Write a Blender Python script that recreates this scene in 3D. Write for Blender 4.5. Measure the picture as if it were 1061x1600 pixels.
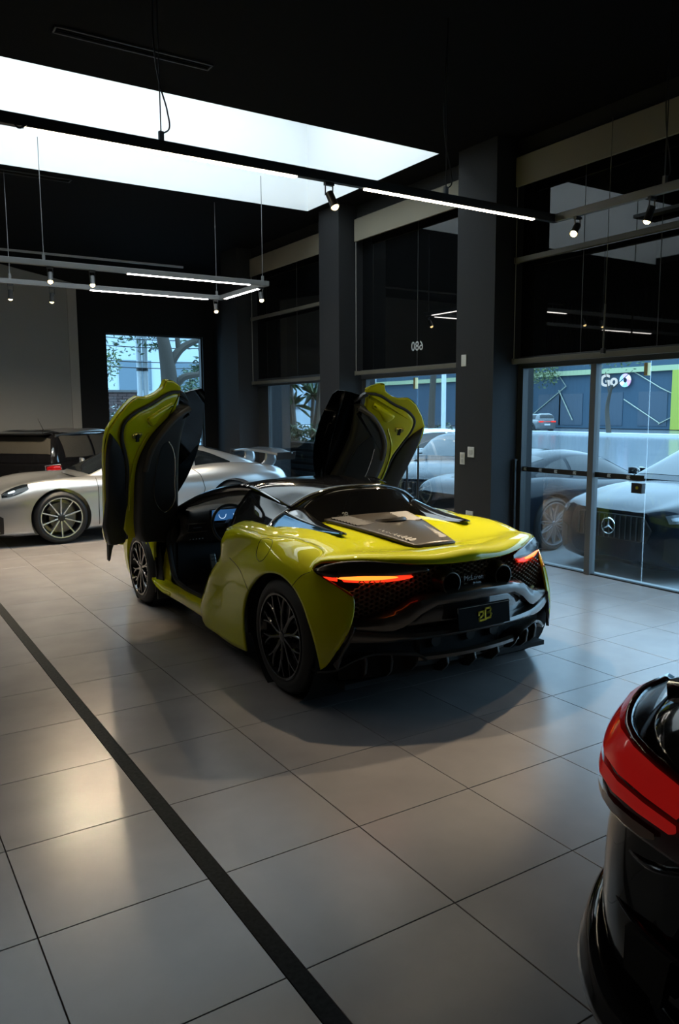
import bpy, bmesh, math, random
from mathutils import Vector, Matrix
random.seed(7)
for _o in list(bpy.data.objects): bpy.data.objects.remove(_o)
SC = bpy.context.scene
COL = SC.collection
R = math.radians
# ---------------------------------------------------------------- camera
cam_d = bpy.data.cameras.new('camera'); cam = bpy.data.objects.new('camera', cam_d); COL.objects.link(cam)
cam_d.sensor_fit = 'VERTICAL'; cam_d.sensor_height = 36.0; cam_d.lens = 36.0 * 1212.3 / 1600.0
cam_d.clip_start = 0.05; cam_d.clip_end = 300
_yaw, _pit, _rol = R(32.398), R(-7.369), R(-0.304)
_f = Vector((math.sin(_yaw)*math.cos(_pit), math.cos(_yaw)*math.cos(_pit), math.sin(_pit)))
_r = Vector((math.cos(_yaw), -math.sin(_yaw), 0)); _u = _r.cross(_f)
_r2 = _r*math.cos(_rol) + _u*math.sin(_rol); _u2 = -_r*math.sin(_rol) + _u*math.cos(_rol)
CP = Vector((-1.681, -1.310, 1.704))
cam.matrix_world = Matrix(((_r2.x,_u2.x,-_f.x,CP.x),(_r2.y,_u2.y,-_f.y,CP.y),(_r2.z,_u2.z,-_f.z,CP.z),(0,0,0,1)))
SC.camera = cam
# ---------------------------------------------------------------- light and exposure
SC.view_settings.view_transform = 'Standard'; SC.view_settings.look = 'None'
SC.view_settings.exposure = 0.0; SC.view_settings.gamma = 1.0
SC.view_settings.use_curve_mapping = False
W = bpy.data.worlds.new('overcast'); SC.world = W; W.use_nodes = True
_n = W.node_tree.nodes; _bg = _n['Background']
_wl = W.node_tree.links
_tc = _n.new('ShaderNodeTexCoord'); _sx = _n.new('ShaderNodeSeparateXYZ'); _mr = _n.new('ShaderNodeMapRange')   # overcast sky: zenith three times the horizon
_mr.inputs['From Min'].default_value = 0.0; _mr.inputs['From Max'].default_value = 1.0; _mr.inputs['To Min'].default_value = 1/3; _mr.inputs['To Max'].default_value = 1.0
_ml = _n.new('ShaderNodeMath'); _ml.operation = 'MULTIPLY'; _ml.inputs[1].default_value = 8.6
_wl.new(_tc.outputs['Generated'], _sx.inputs[0]); _wl.new(_sx.outputs['Z'], _mr.inputs['Value']); _wl.new(_mr.outputs[0], _ml.inputs[0]); _wl.new(_ml.outputs[0], _bg.inputs[1])
_bg.inputs[0].default_value = (0.36, 0.62, 0.86, 1)
SKY_Z = 6.4
def area(name, loc, rot, sx, sy, power, col):
    l = bpy.data.lights.new(name, 'AREA'); l.shape = 'RECTANGLE'; l.size = sx; l.size_y = sy; l.energy = power; l.color = col
    o = bpy.data.objects.new(name, l); COL.objects.link(o); o.location = loc; o.rotation_euler = rot; return o
area('skylight_daylight', (0.6, 6.92, SKY_Z-0.05), (0,0,0), 6.4, 2.6, 190, (0.80,0.93,1.0))
# ---------------------------------------------------------------- materials
MATS = {}
def mat(name, col=(.5,.5,.5), rough=.5, metal=0., coat=0., coat_r=.03, spec=.5, emit=None, es=0., bump=None, var=None, alpha=None):
    if name in MATS: return MATS[name]
    m = bpy.data.materials.new(name); m.use_nodes = True; MATS[name] = m
    nt = m.node_tree; b = nt.nodes['Principled BSDF']
    b.inputs['Base Color'].default_value = (*col, 1); b.inputs['Roughness'].default_value = rough
    b.inputs['Metallic'].default_value = metal; b.inputs['Coat Weight'].default_value = coat
    b.inputs['Coat Roughness'].default_value = coat_r; b.inputs['Specular IOR Level'].default_value = spec
    if emit: b.inputs['Emission Color'].default_value = (*emit,1); b.inputs['Emission Strength'].default_value = es
    if var or bump:
        tc = nt.nodes.new('ShaderNodeTexCoord')
    if var:   # (scale, colour2, contrast)
        no = nt.nodes.new('ShaderNodeTexNoise'); no.inputs['Scale'].default_value = var[0]; no.inputs['Detail'].default_value = 6
        oi = nt.nodes.new('ShaderNodeObjectInfo'); ad = nt.nodes.new('ShaderNodeVectorMath'); ad.operation = 'ADD'
        sc = nt.nodes.new('ShaderNodeVectorMath'); sc.operation='SCALE'; sc.inputs['Scale'].default_value = 37.0
        nt.links.new(oi.outputs['Location'], sc.inputs[0])
        nt.links.new(tc.outputs['Object'], ad.inputs[0]); nt.links.new(sc.outputs[0], ad.inputs[1]); nt.links.new(ad.outputs[0], no.inputs['Vector'])
        rp = nt.nodes.new('ShaderNodeValToRGB'); rp.color_ramp.elements[0].position = var[2]; rp.color_ramp.elements[1].position = 1-var[2]
        rp.color_ramp.elements[0].color = (*col,1); rp.color_ramp.elements[1].color = (*var[1],1)
        nt.links.new(no.outputs['Fac'], rp.inputs[0]); nt.links.new(rp.outputs[0], b.inputs['Base Color'])
    if bump:  # (scale, strength)
        nb = nt.nodes.new('ShaderNodeTexNoise'); nb.inputs['Scale'].default_value = bump[0]; nb.inputs['Detail'].default_value = 4
        nt.links.new(tc.outputs['Object'], nb.inputs['Vector'])
        bp = nt.nodes.new('ShaderNodeBump'); bp.inputs['Strength'].default_value = bump[1]; bp.inputs['Distance'].default_value = 0.01
        nt.links.new(nb.outputs['Fac'], bp.inputs['Height']); nt.links.new(bp.outputs[0], b.inputs['Normal'])
    return m
def glass(name, tint=(.9,.95,1.), refl=1.0, ior=1.5, rough=0.0):
    if name in MATS: return MATS[name]
    m = bpy.data.materials.new(name); m.use_nodes = True; MATS[name] = m
    nt = m.node_tree; nt.nodes.remove(nt.nodes['Principled BSDF']); out = nt.nodes['Material Output']
    t = nt.nodes.new('ShaderNodeBsdfTransparent'); t.inputs[0].default_value = (*tint,1)
    g = nt.nodes.new('ShaderNodeBsdfGlossy'); g.inputs['Roughness'].default_value = rough
    fr = nt.nodes.new('ShaderNodeFresnel'); fr.inputs['IOR'].default_value = ior
    mu = nt.nodes.new('ShaderNodeMath'); mu.operation = 'MULTIPLY'; mu.inputs[1].default_value = refl
    mx = nt.nodes.new('ShaderNodeMixShader')
    nt.links.new(fr.outputs[0], mu.inputs[0]); nt.links.new(mu.outputs[0], mx.inputs[0])
    nt.links.new(t.outputs[0], mx.inputs[1]); nt.links.new(g.outputs[0], mx.inputs[2]); nt.links.new(mx.outputs[0], out.inputs['Surface'])
    return m
def emis(name, col, st):
    return mat(name, (0.02,0.02,0.02), .4, emit=col, es=st)
M_LIME = mat('lime_paint', (.57,.58,.001), .5, metal=0., coat=1.0, spec=.08)
M_LIMEIN = mat('lime_inner_paint', (.54,.51,.001), .5, metal=0., coat=1.0, spec=.08)
M_GLOSSBLK = mat('gloss_black', (.006,.006,.007), .12, coat=1.0)
M_SATBLK = mat('satin_black', (.012,.012,.013), .45)
M_RUBBER = mat('rubber', (.016,.016,.017), .62)
M_TRIM = mat('interior_trim', (.016,.014,.012), .55, bump=(220,.15))
M_CARBON = mat('carbon_bronze', (.030,.023,.016), .4, spec=.3, coat=1.0, coat_r=.05)
M_MESH = mat('grille_metal', (.26,.20,.14), .38, metal=.3)
M_DARK = mat('void_black', (.004,.004,.004), .8)
M_CHROME = mat('chrome', (.8,.8,.8), .12, metal=1.)
M_ALU = mat('brushed_aluminium', (.55,.56,.58), .32, metal=1.)
M_RIMBLK = mat('rim_black', (.006,.006,.007), .14, spec=.3, coat=1.0)
M_DISC = mat('brake_disc', (.16,.16,.165), .4, metal=.9)
M_TAIL = emis('tail_red', (1.0,.03,.008), 1.5)
M_TAILO = emis('tail_orange', (1.0,.20,.02), 2.6)
M_REDLENS = mat('red_lens', (.30,.006,.008), .12, coat=1.0)
M_REDDEEP = mat('red_lens_deep', (.10,.003,.004), .12, coat=1.0)
M_SILVER = mat('silver_paint', (.46,.47,.48), .30, metal=.75, coat=1.0)
M_NAVY = mat('dark_car_paint', (.008,.012,.018), .12, spec=.2)
M_WHITECAR = mat('white_car_paint', (.62,.66,.70), .25, coat=1.0)
M_GREYCAR = mat('grey_car_paint', (.10,.11,.12), .25, coat=1.0)
M_CARGLASS = mat('dark_car_glass', (.006,.008,.010), .03, spec=.5)
M_YELLOWTXT = mat('yellow_print', (.72,.58,.02), .5)
M_WHITETXT = mat('white_print', (.75,.75,.74), .5)
G_CLEAR = glass('clear_glass', (.95,.98,.99), .38)
G_TINT = glass('tinted_door_glass', (.045,.047,.05), 1.0)
G_SCREEN = glass('windscreen_glass', (.55,.58,.60), 1.0)
# ---------------------------------------------------------------- mesh helpers
def V(*a): return Vector(a)
class MB:
    def __init__(s): s.v = []; s.f = []
    def add(s, vs, fs):
        b = len(s.v); s.v += [Vector(q) for q in vs]; s.f += [tuple(b+i for i in f) for f in fs]; return s
    def box(s, c, d, rz=0, rx=0, ry=0):
        m = Matrix.Rotation(rz,3,'Z') @ Matrix.Rotation(ry,3,'Y') @ Matrix.Rotation(rx,3,'X'); c = Vector(c)
        vs = [c + m @ Vector((i*d[0]/2, j*d[1]/2, k*d[2]/2)) for i in (-1,1) for j in (-1,1) for k in (-1,1)]
        return s.add(vs, [(0,1,3,2),(4,6,7,5),(0,4,5,1),(2,3,7,6),(0,2,6,4),(1,5,7,3)])
    def bx(s, a, b):  # by corners
        return s.box([(a[i]+b[i])/2 for i in range(3)], [abs(b[i]-a[i]) for i in range(3)])
    def tube(s, pts, r, n=8, closed=False, cap=True):
        pts = [Vector(q) for q in pts]; N = len(pts); rs = r if isinstance(r,(list,tuple)) else [r]*N
        vs = []; up = None
        for i,q in enumerate(pts):
            a = pts[(i-1)%N] if (closed or i>0) else q; b = pts[(i+1)%N] if (closed or i<N-1) else q
            t = (b-a).normalized() if (b-a).length>1e-9 else V(0,0,1)
            if up is None: up = V(0,0,1) if abs(t.z)<.9 else V(1,0,0)
            x = up.cross(t)
            if x.length<1e-6: x = V(1,0,0).cross(t)
            x.normalize(); y = t.cross(x); up = y
            for k in range(n):
                an = 2*math.pi*k/n; vs.append(q + x*math.cos(an)*rs[i] + y*math.sin(an)*rs[i])
        fs = []
        for i in range(N if closed else N-1):
            j = (i+1)%N
            for k in range(n): fs.append((i*n+k, i*n+(k+1)%n, j*n+(k+1)%n, j*n+k))
        if cap and not closed: fs += [tuple(range(n-1,-1,-1)), tuple((N-1)*n+k for k in range(n))]
        return s.add(vs, fs)
    def cyl(s, a, b, r, n=16, r2=None): return s.tube([a,b],[r, r if r2 is None else r2], n)
    def lathe(s, prof, n=32, c=(0,0,0), axis='x', closed=False):   # prof: (axial, radius)
        c = Vector(c); vs = []
        for a,r in prof:
            for k in range(n):
                t = 2*math.pi*k/n; p_, q_ = r*math.cos(t), r*math.sin(t)
                vs.append(c + (V(a,p_,q_) if axis=='x' else V(p_,a,q_) if axis=='y' else V(p_,q_,a)))
        fs = []; N = len(prof)
        for i in range(N if closed else N-1):
            j = (i+1)%N
            for k in range(n): fs.append((i*n+k, j*n+k, j*n+(k+1)%n, i*n+(k+1)%n))
        return s.add(vs, fs)
    def poly(s, pts, d):    # extruded polygon: pts 3D (one side), d vector
        n = len(pts); d = Vector(d); pts = [Vector(q) for q in pts]
        return s.add(pts + [q+d for q in pts], [tuple(range(n-1,-1,-1)), tuple(range(n,2*n))] + [(i,(i+1)%n,n+(i+1)%n,n+i) for i in range(n)])
    def grid(s, g, cu=False, cv=False):
        n, m = len(g), len(g[0]); vs = [q for row in g for q in row]; fs = []
        for i in range(n if cu else n-1):
            for j in range(m if cv else m-1):
                fs.append((i*m+j, ((i+1)%n)*m+j, ((i+1)%n)*m+(j+1)%m, i*m+(j+1)%m))
        return s.add(vs, fs)
    def mirx(s):
        q = MB(); q.v = [V(-a.x,a.y,a.z) for a in s.v]; q.f = [tuple(reversed(f)) for f in s.f]; return q
    def xf(s, m):
        q = MB(); q.v = [m @ a for a in s.v]; q.f = list(s.f); return q
    def join(s, o): return s.add(o.v, o.f)
    def mesh(s, name, m, smooth=40):
        me = bpy.data.meshes.new(name); me.from_pydata([tuple(a) for a in s.v], [], s.f); me.update()
        bm = bmesh.new(); bm.from_mesh(me); bmesh.ops.remove_doubles(bm, verts=bm.verts, dist=1e-5)
        bmesh.ops.recalc_face_normals(bm, faces=bm.faces); bm.to_mesh(me); bm.free()
        if m: me.materials.append(m)
        if smooth:
            for f in me.polygons: f.use_smooth = True
            me.set_sharp_from_angle(angle=R(smooth))
        return me
    def build(s, name, m, parent=None, smooth=40, loc=None, bevel=0, solid=0, sub=0, kind=None, bseg=2):
        me = s.mesh(name, m, smooth); o = bpy.data.objects.new(name, me); COL.objects.link(o)
        if parent: o.parent = parent
        if loc is not None: o.location = loc
        if solid: q = o.modifiers.new('thick','SOLIDIFY'); q.thickness = solid; q.offset = 0
        if bevel: q = o.modifiers.new('bevel','BEVEL'); q.width = bevel; q.segments = bseg; q.limit_method = 'ANGLE'; q.angle_limit = R(35)
        if sub: q = o.modifiers.new('sub','SUBSURF'); q.levels = sub; q.render_levels = sub
        if kind: o['kind'] = kind
        return o
def link_mesh(name, me, parent=None, loc=None):
    o = bpy.data.objects.new(name, me); COL.objects.link(o); o.parent = parent
    if loc is not None: o.location = loc
    return o
def tag(o, label, cat, group=None):
    o['label'] = label; o['category'] = cat
    if group: o['group'] = group
    return o
def empty(name, loc=(0,0,0), rz=0, label=None, cat=None, group=None):
    o = bpy.data.objects.new(name, None); COL.objects.link(o); o.location = loc; o.rotation_euler = (0,0,rz); o.empty_display_size = .1
    if label: tag(o, label, cat, group)
    return o
def copy_tree(o, parent=None):
    c = o.copy(); COL.objects.link(c); c.parent = parent
    for ch in list(o.children): copy_tree(ch, c)
    return c
def spl(pts, n):            # chordal cubic through points, n samples per span
    pts = [Vector(q) for q in pts]; N = len(pts)
    if N < 3:
        return [pts[0].lerp(pts[1], i/n) for i in range(n+1)] if N==2 else pts
    d = [max((pts[i+1]-pts[i]).length,1e-6) for i in range(N-1)]; m = []
    for i in range(N):
        if i==0: m.append((pts[1]-pts[0])/d[0])
        elif i==N-1: m.append((pts[-1]-pts[-2])/d[-1])
        else: m.append(((pts[i+1]-pts[i])/d[i]*d[i-1] + (pts[i]-pts[i-1])/d[i-1]*d[i])/(d[i]+d[i-1]))
    out = []
    for i in range(N-1):
        for k in range(n):
            t = k/n; t2=t*t; t3=t2*t
            out.append(pts[i]*(2*t3-3*t2+1) + m[i]*d[i]*(t3-2*t2+t) + pts[i+1]*(-2*t3+3*t2) + m[i+1]*d[i]*(t3-t2))
    out.append(pts[-1].copy()); return out
class Loft:                 # interpolating surface through a grid of points, n samples per span
    def __init__(s, g, n=6):
        s.n = n; a = [spl(r,n) for r in g]; cols = [spl([row[j] for row in a], n) for j in range(len(a[0]))]
        s.g = [[cols[j][i] for j in range(len(cols))] for i in range(len(cols[0]))]
        s.N = len(s.g)-1; s.M = len(s.g[0])-1
    def P(s, t, u):         # t,u in control units
        a = min(max(t*s.n,0),s.N-1e-6); b = min(max(u*s.n,0),s.M-1e-6); i,j = int(a),int(b); a-=i; b-=j
        return (s.g[i][j]*(1-a)+s.g[i+1][j]*a)*(1-b) + (s.g[i][j+1]*(1-a)+s.g[i+1][j+1]*a)*b
    def Nn(s, t, u, flip=1):
        e = .04; a = s.P(t+e,u)-s.P(t-e,u); b = s.P(t,u+e)-s.P(t,u-e); c = a.cross(b)
        return c.normalized()*flip if c.length>1e-9 else V(0,0,1)
    def part(s, t0, t1, u0, u1):
        n = s.n; return MB().grid([r[int(u0*n):int(u1*n)+1] for r in s.g[int(t0*n):int(t1*n)+1]])
    def patch(s, rows, off=.004, flip=1, k=5, m=6):   # rows: [(t, ulo, uhi)]
        pts = [spl([V(*q) for q in rows],k)][0]
        return MB().grid([[s.P(q.x,q.y+(q.z-q.y)*i/m) + s.Nn(q.x,q.y+(q.z-q.y)*i/m,flip)*off for i in range(m+1)] for q in pts])
    def near(s, p):
        best = None
        for i,r in enumerate(s.g):
            for j,q in enumerate(r):
                d = (q-p).length_squared
                if best is None or d<best[0]: best = (d,i/s.n,j/s.n)
        return best[1:]
def both(mb, name, m, parent, **k):
    return mb.build(name, m, parent, **k), mb.mirx().build(name, m, parent, **k)
def text_obj(name, body, size, m, parent, org, ax, ay, depth=.002, bold=0., space=1., shear=0.):
    cu = bpy.data.curves.new(name,'FONT'); cu.body = body; cu.size = size; cu.align_x = 'CENTER'; cu.align_y = 'CENTER'
    cu.extrude = depth/2; cu.offset = bold; cu.space_character = space; cu.shear = shear; cu.resolution_u = 3
    t = bpy.data.objects.new(name, cu); COL.objects.link(t)
    dg = bpy.context.evaluated_depsgraph_get(); me = bpy.data.meshes.new_from_object(t.evaluated_get(dg)); bpy.data.objects.remove(t)
    ax = Vector(ax).normalized(); ay = Vector(ay).normalized(); az = ax.cross(ay)
    me.transform(Matrix(((ax.x,ay.x,az.x,org[0]),(ax.y,ay.y,az.y,org[1]),(ax.z,ay.z,az.z,org[2]),(0,0,0,1))))
    me.materials.clear(); me.materials.append(m); me.name = name
    return link_mesh(name, me, parent)
def boolean_cut(mb, cutters, name):
    a = bpy.data.objects.new('tmp', mb.mesh('tmp', None, 0)); COL.objects.link(a); tmp = [a]
    for c in cutters:
        o = bpy.data.objects.new('tmpc', c.mesh('tmpc', None, 0)); COL.objects.link(o); tmp.append(o)
        q = a.modifiers.new('b','BOOLEAN'); q.object = o; q.operation = 'DIFFERENCE'; q.solver = 'EXACT'
    dg = bpy.context.evaluated_depsgraph_get(); me = bpy.data.meshes.new_from_object(a.evaluated_get(dg)); me.name = name
    for o in tmp: bpy.data.objects.remove(o)
    return me
def finish(me, m, ang=40):
    me.materials.clear(); me.materials.append(m)
    for f in me.polygons: f.use_smooth = True
    me.set_sharp_from_angle(angle=R(ang)); return me
# ================================================================ THE ROOM
SC.cycles.use_denoising = True
FX = 4.81          # plane of the street glass
CZ = 4.60          # ceiling
XL, YB, YN = -5.2, 15.30, -4.6
def struct(o): o['kind'] = 'structure'; return o
M_TILE = mat('floor_tile', (.210,.191,.184), .27, var=(3.0,(.252,.230,.221),.30), spec=.85)
M_GROUT = mat('grout', (.045,.040,.036), .8)
M_STRIP = mat('granite_strip', (.004,.005,.005), .7, var=(60,(.014,.016,.015),.35), spec=.15)
M_CEIL = mat('black_ceiling', (.0035,.0035,.004), .9, spec=.1)
M_WALLDK = mat('charcoal_wall', (.010,.011,.012), .75, bump=(60,.2))
M_COLUMN = mat('column_paint', (.022,.023,.025), .7, spec=.3, bump=(60,.2))
M_WHITEW = mat('pale_wall', (.42,.43,.42), .7, bump=(90,.3))
M_WELL = mat('skylight_white', (.88,.90,.91), .7)
M_BLKGLASS = mat('dark_window_film', (.004,.0045,.005), .015, spec=.6)
M_CREAM = mat('cream_blind', (.22,.20,.15), .8)
M_RAIL = mat('blind_bar', (.10,.092,.07), .5)
M_FRAME = mat('dark_frame', (.030,.032,.034), .45)
floor = struct(MB().bx((XL,YN,-.10),(FX,12.3,-.010)).bx((XL,12.3,-.10),(5.55,YB,-.010)).build('floor', M_GROUT, None, 0))
T = .6; g_ = .0018
def tile_mesh(w):
    a, z0, z1, c = w/2-g_, -.010, 0., .0012; b = T/2-g_
    m = MB(); m.add([(-a,-b,z0),(a,-b,z0),(a,b,z0),(-a,b,z0),(-a,-b,z1-c),(a,-b,z1-c),(a,b,z1-c),(-a,b,z1-c),(-a+c,-b+c,z1),(a-c,-b+c,z1),(a-c,b-c,z1),(-a+c,b-c,z1)],
        [(0,1,5,4),(1,2,6,5),(2,3,7,6),(3,0,4,7),(4,5,9,8),(5,6,10,9),(6,7,11,10),(7,4,8,11),(8,9,10,11)]); return m
tm = tile_mesh(T).mesh('tile', M_TILE, 0)
cand = []
x = -.6
xs = []
while x + T <= FX + .05: xs.append(x + T/2); x += T
xs = [q for q in xs if q + T/2 <= FX+.02]
xs_l = [-.667 - T/2 - k*T for k in range(7)]
for cx_ in xs + xs_l:
    j = -7
    while j*T + T <= YB:
        cy_ = j*T + T/2; d = V(cx_,cy_,0) - CP; z = d.dot(_f)
        px, py = (530.5 + 1212.3*d.dot(_r2)/z, 800 - 1212.3*d.dot(_u2)/z) if z > .2 else (9e9,9e9)
        see = -220 < px < 1280 and py < 1850
        cand.append((see, (d.length), cx_, cy_)); j += 1
seen = sorted([c for c in cand if c[0]], key=lambda c: c[1])[:290]
ss = set((c[2],c[3]) for c in seen)
rest = MB()
for c in cand:
    if (c[2],c[3]) in ss: link_mesh('tile', tm, floor, (c[2],c[3],0))
    else: rest.join(tile_mesh(T).xf(Matrix.Translation((c[2],c[3],0))))
rest.build('tile_field', M_TILE, floor, 0, kind='stuff')
MB().bx((-.666,YN,-.010),(-.601,YB,.0005)).build('drain_strip', M_STRIP, floor, 0)
# ceiling with the roof light opening
SX0, SX1, SY0, SY1 = -2.7, 4.25, 5.88, 8.86
c = MB()
c.bx((XL,YN,CZ),(FX,SY0,CZ+.12)); c.bx((XL,SY1,CZ),(FX,12.3,CZ+.12)); c.bx((XL,12.3,CZ),(5.75,YB,CZ+.12)); c.bx((XL,SY0,CZ),(SX0,SY1,CZ+.12)); c.bx((SX1,SY0,CZ),(FX,SY1,CZ+.12))
ceil = struct(c.build('ceiling', M_CEIL, None, 0))
w = MB(); e = .06
w.bx((SX0-e,SY0-e,CZ+.12),(SX0,SY1+e,SKY_Z)); w.bx((SX1,SY0-e,CZ+.12),(SX1+e,SY1+e,SKY_Z)); w.bx((SX0,SY0-e,CZ+.12),(SX1,SY0,SKY_Z)); w.bx((SX0,SY1,CZ+.12),(SX1,SY1+e,SKY_Z))
w.bx((SX0,SY0+.001,CZ+.001),(SX1,SY0+.004,CZ+.12)); w.bx((SX0,SY1-.004,CZ+.001),(SX1,SY1-.001,CZ+.12)); w.bx((SX1-.004,SY0,CZ+.001),(SX1-.001,SY1,CZ+.12))
w.build('skylight_shaft', M_WELL, ceil, 0)
MB().bx((SX0-e,SY0-e,SKY_Z),(SX1+e,SY1+e,SKY_Z+.04)).build('skylight_glazing', mat('opal_glazing',(.8,.85,.88),.6), ceil, 0)
for q in ((-.12,5.10,1.16,5.22,.004),(.0,9.02,.95,9.16,.004)):
    v = empty('ceiling_vent', (0,0,0), 0, 'long black slot vent in the ceiling above the skylight edge' if q[1]<6 else 'dim black slot vent in the ceiling behind the skylight, at the left edge', 'vent')
    MB().bx((q[0],q[1],CZ-.015),(q[2],q[1]+.015,CZ-.001)).bx((q[0],q[3]-.015,CZ-.015),(q[2],q[3],CZ-.001)).bx((q[0],q[1],CZ-.015),(q[0]+.015,q[3],CZ-.001)).bx((q[2]-.015,q[1],CZ-.015),(q[2],q[3],CZ-.001)).build('frame', mat('vent_frame',(.02,.02,.02),.5), v, 0)
    for k in range(3): MB().box(((q[0]+q[2])/2, q[1]+.03+.03*k, CZ-.01),(q[2]-q[0]-.03,.02,.003), rx=.5).build('slat', M_DARK, v, 0)
# far wall: black part with a window, pale part to the left
WX0, WX1, WZ1 = 3.08, 5.25, 3.37
c = MB(); c.bx((2.40,YB,-.1),(WX0,YB+.25,CZ)); c.bx((WX1,YB,-.1),(5.9,YB+.25,CZ)); c.bx((WX0,YB,WZ1),(WX1,YB+.25,CZ)); c.bx((WX0,YB,-.1),(WX1,YB+.25,.25)); c.bx((XL,YB,-.1),(2.40,YB+.25,CZ))
struct(c.build('wall_back', M_WALLDK, None, 0))
c = MB(); c.poly([(XL,YB-.12,0),(2.46,YB-.12,0),(2.46,YB-.12,4.30),(1.7,YB-.12,4.44),(.9,YB-.12,4.59),(XL,YB-.12,4.59)],(0,.119,0)); struct(c.build('wall_far', M_WHITEW, None, 0))  # sloped top edge shaped after a shadow line on the wall
c = MB(); c.bx((2.30,YB-.15,0),(2.48,YB-.1205,4.28)); struct(c.build('trim_1', mat('pale_trim',(.52,.51,.48),.6), None, 0))
wn = struct(empty('window_1'))
MB().bx((WX0,YB+.10,.25),(WX1,YB+.11,WZ1)).build('pane', G_CLEAR, wn, 0)
f = MB(); f.bx((WX0,YB+.06,.25),(WX0+.03,YB+.15,WZ1)).bx((WX1-.03,YB+.06,.25),(WX1,YB+.15,WZ1)).bx((WX0,YB+.06,WZ1-.03),(WX1,YB+.15,WZ1)).bx((WX0,YB+.06,.25),(WX1,YB+.15,.28)); f.build('window_frame', M_FRAME, wn, 0)
# wall opposite the street, ribbed black panelling, and the wall behind the camera
wl = struct(MB().bx((XL-.15,YN,-.1),(XL,YB,CZ)).build('wall_left', M_WALLDK, None, 0))
rm = MB().box((0,0,0),(.05,.06,CZ)).mesh('rib', mat('rib_black',(.020,.020,.021),.5), 0)
y_ = YN+.1
while y_ < YB-.2: link_mesh('rib', rm, wl, (XL+.026,y_,CZ/2)); y_ += .13
struct(MB().bx((XL-.15,YN-.15,-.1),(FX+.3,YN,CZ)).build('wall_front', M_WALLDK, None, 0))
# street side: piers, lintel, windows, doors
COLS = [(5.10,5.72),(8.26,8.80),(11.66,12.32)]
c = MB()
for a,b in COLS: c.bx((4.40,a,0),(FX+.22,b,CZ))
c.bx((4.40,-2.9,0),(FX+.32,-2.2,CZ)); c.bx((FX+.32,12.2,-.1),(5.75,12.32,CZ)); c.bx((5.55,12.32,-.1),(5.75,YB+.2,CZ)); c.bx((FX-.02,YN,-.1),(FX+.3,-2.9,CZ))
wr = struct(c.build('wall_right', M_COLUMN, None, 0))
c = MB()
for a,b in ((-2.2,5.10),(5.72,8.26),(8.80,11.66)): c.bx((FX-.10,a,4.425),(FX+.3,b,CZ))
c.build('lintel', M_WALLDK, wr, 0)
def bay(n, y0, y1, mid, kind, right_open=False):
    o = struct(empty(kind))
    p = MB().bx((FX,y0,2.30),(FX+.012,y1,4.425)).build('transom_pane', M_BLKGLASS, o, 0)
    MB().bx((FX-.03,y0,2.17),(FX+.05,y1,2.30)).build('transom_rail', M_FRAME, o, 0, bevel=.004)
    return o
bays = [('door_1',-2.2,5.10),('window_2',5.72,8.26),('window_3',8.80,11.66)]
BO = {}
for nm,y0,y1 in bays: BO[nm] = bay(nm,y0,y1,None,nm)
def pane(o, y0, y1, z0=.012, z1=2.17): return MB().bx((FX,y0,z0),(FX+.010,y1,z1)).build('glass_pane', G_CLEAR, o, 0)
d1 = BO['door_1']
pane(d1,4.05,5.08); pane(d1,3.415,4.02); pane(d1,2.2,3.405); pane(d1,.9,2.19); pane(d1,-.6,.89); pane(d1,-2.2,-.61)
MB().bx((FX-.045,4.005,0),(FX+.045,4.075,2.17)).build('mullion', mat('grey_mullion',(.09,.095,.10),.5), d1, 0, bevel=.004)
MB().bx((FX-.03,5.02,0),(FX+.05,5.10,2.17)).build('door_jamb', M_FRAME, d1, 0)
MB().bx((FX-.02,-2.2,0),(FX+.03,5.10,.012)).build('floor_track', mat('track_dark',(.02,.02,.02),.5), d1, 0)
MB().bx((FX-.02,3.425,2.03),(FX+.03,3.465,2.15)).build('pivot_hinge', mat('brass_hinge',(.55,.47,.25),.35,metal=.8), d1, 0, bevel=.003)
lk = MB().bx((FX-.028,3.425,.90),(FX+.035,3.545,1.00)).build('lock_box', M_SATBLK, d1, 0, bevel=.004)
MB().cyl((FX-.04,3.47,.955),(FX-.028,3.47,.955),.018,16).build('lock_cylinder', mat('brass',(.7,.55,.2),.25,metal=1.), lk)
MB().bx((FX-.003,3.42,1.022),(FX-.0005,5.06,1.075)).build('manifestation_band', mat('band_black',(.006,.006,.007),.4), d1, 0)
for k,yy in enumerate((4.98,4.75,4.53,4.27,3.83,3.60)):
    text_obj('band_logo','2B',.045,mat('band_print',(.55,.62,.66),.5),d1,(FX-.004,yy,1.048),(0,1,0),(0,0,1),.001,bold=.001,space=.85)
w2 = BO['window_2']
pane(w2,5.75,6.96); pane(w2,6.985,8.24)
MB().bx((FX-.02,8.15,0),(FX+.05,8.26,2.17)).bx((FX-.02,5.72,0),(FX+.04,5.75,2.17)).build('window_frame', M_FRAME, w2, 0)
MB().bx((FX-.02,6.99,2.0),(FX+.03,7.03,2.15)).build('pivot_hinge', MATS['brass_hinge'], w2, 0, bevel=.003)
h = MB()
for yy in (6.86,7.10): h.cyl((FX-.06,yy,.55),(FX-.06,yy,1.25),.014,10); h.cyl((FX-.06,yy,.65),(FX,yy,.65),.009,8); h.cyl((FX-.06,yy,1.15),(FX,yy,1.15),.009,8)
h.build('pull_handle', M_SATBLK, w2)
text_obj('house_number','680',.17,mat('number_print',(.42,.44,.44),.5),w2,(FX-.006,6.97,2.555),(0,1,0),(0,0,1),.002,bold=.0015)
text_obj('glass_logo','2B',.07,M_YELLOWTXT,w2,(FX-.004,6.02,.60),(0,1,0),(0,0,1),.001,bold=.001,space=.85)
w3 = BO['window_3']
pane(w3,8.82,10.1); pane(w3,10.11,11.25)
MB().bx((FX-.02,11.25,0),(FX+.05,11.66,2.17)).build('window_frame', M_FRAME, w3, 0)
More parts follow.
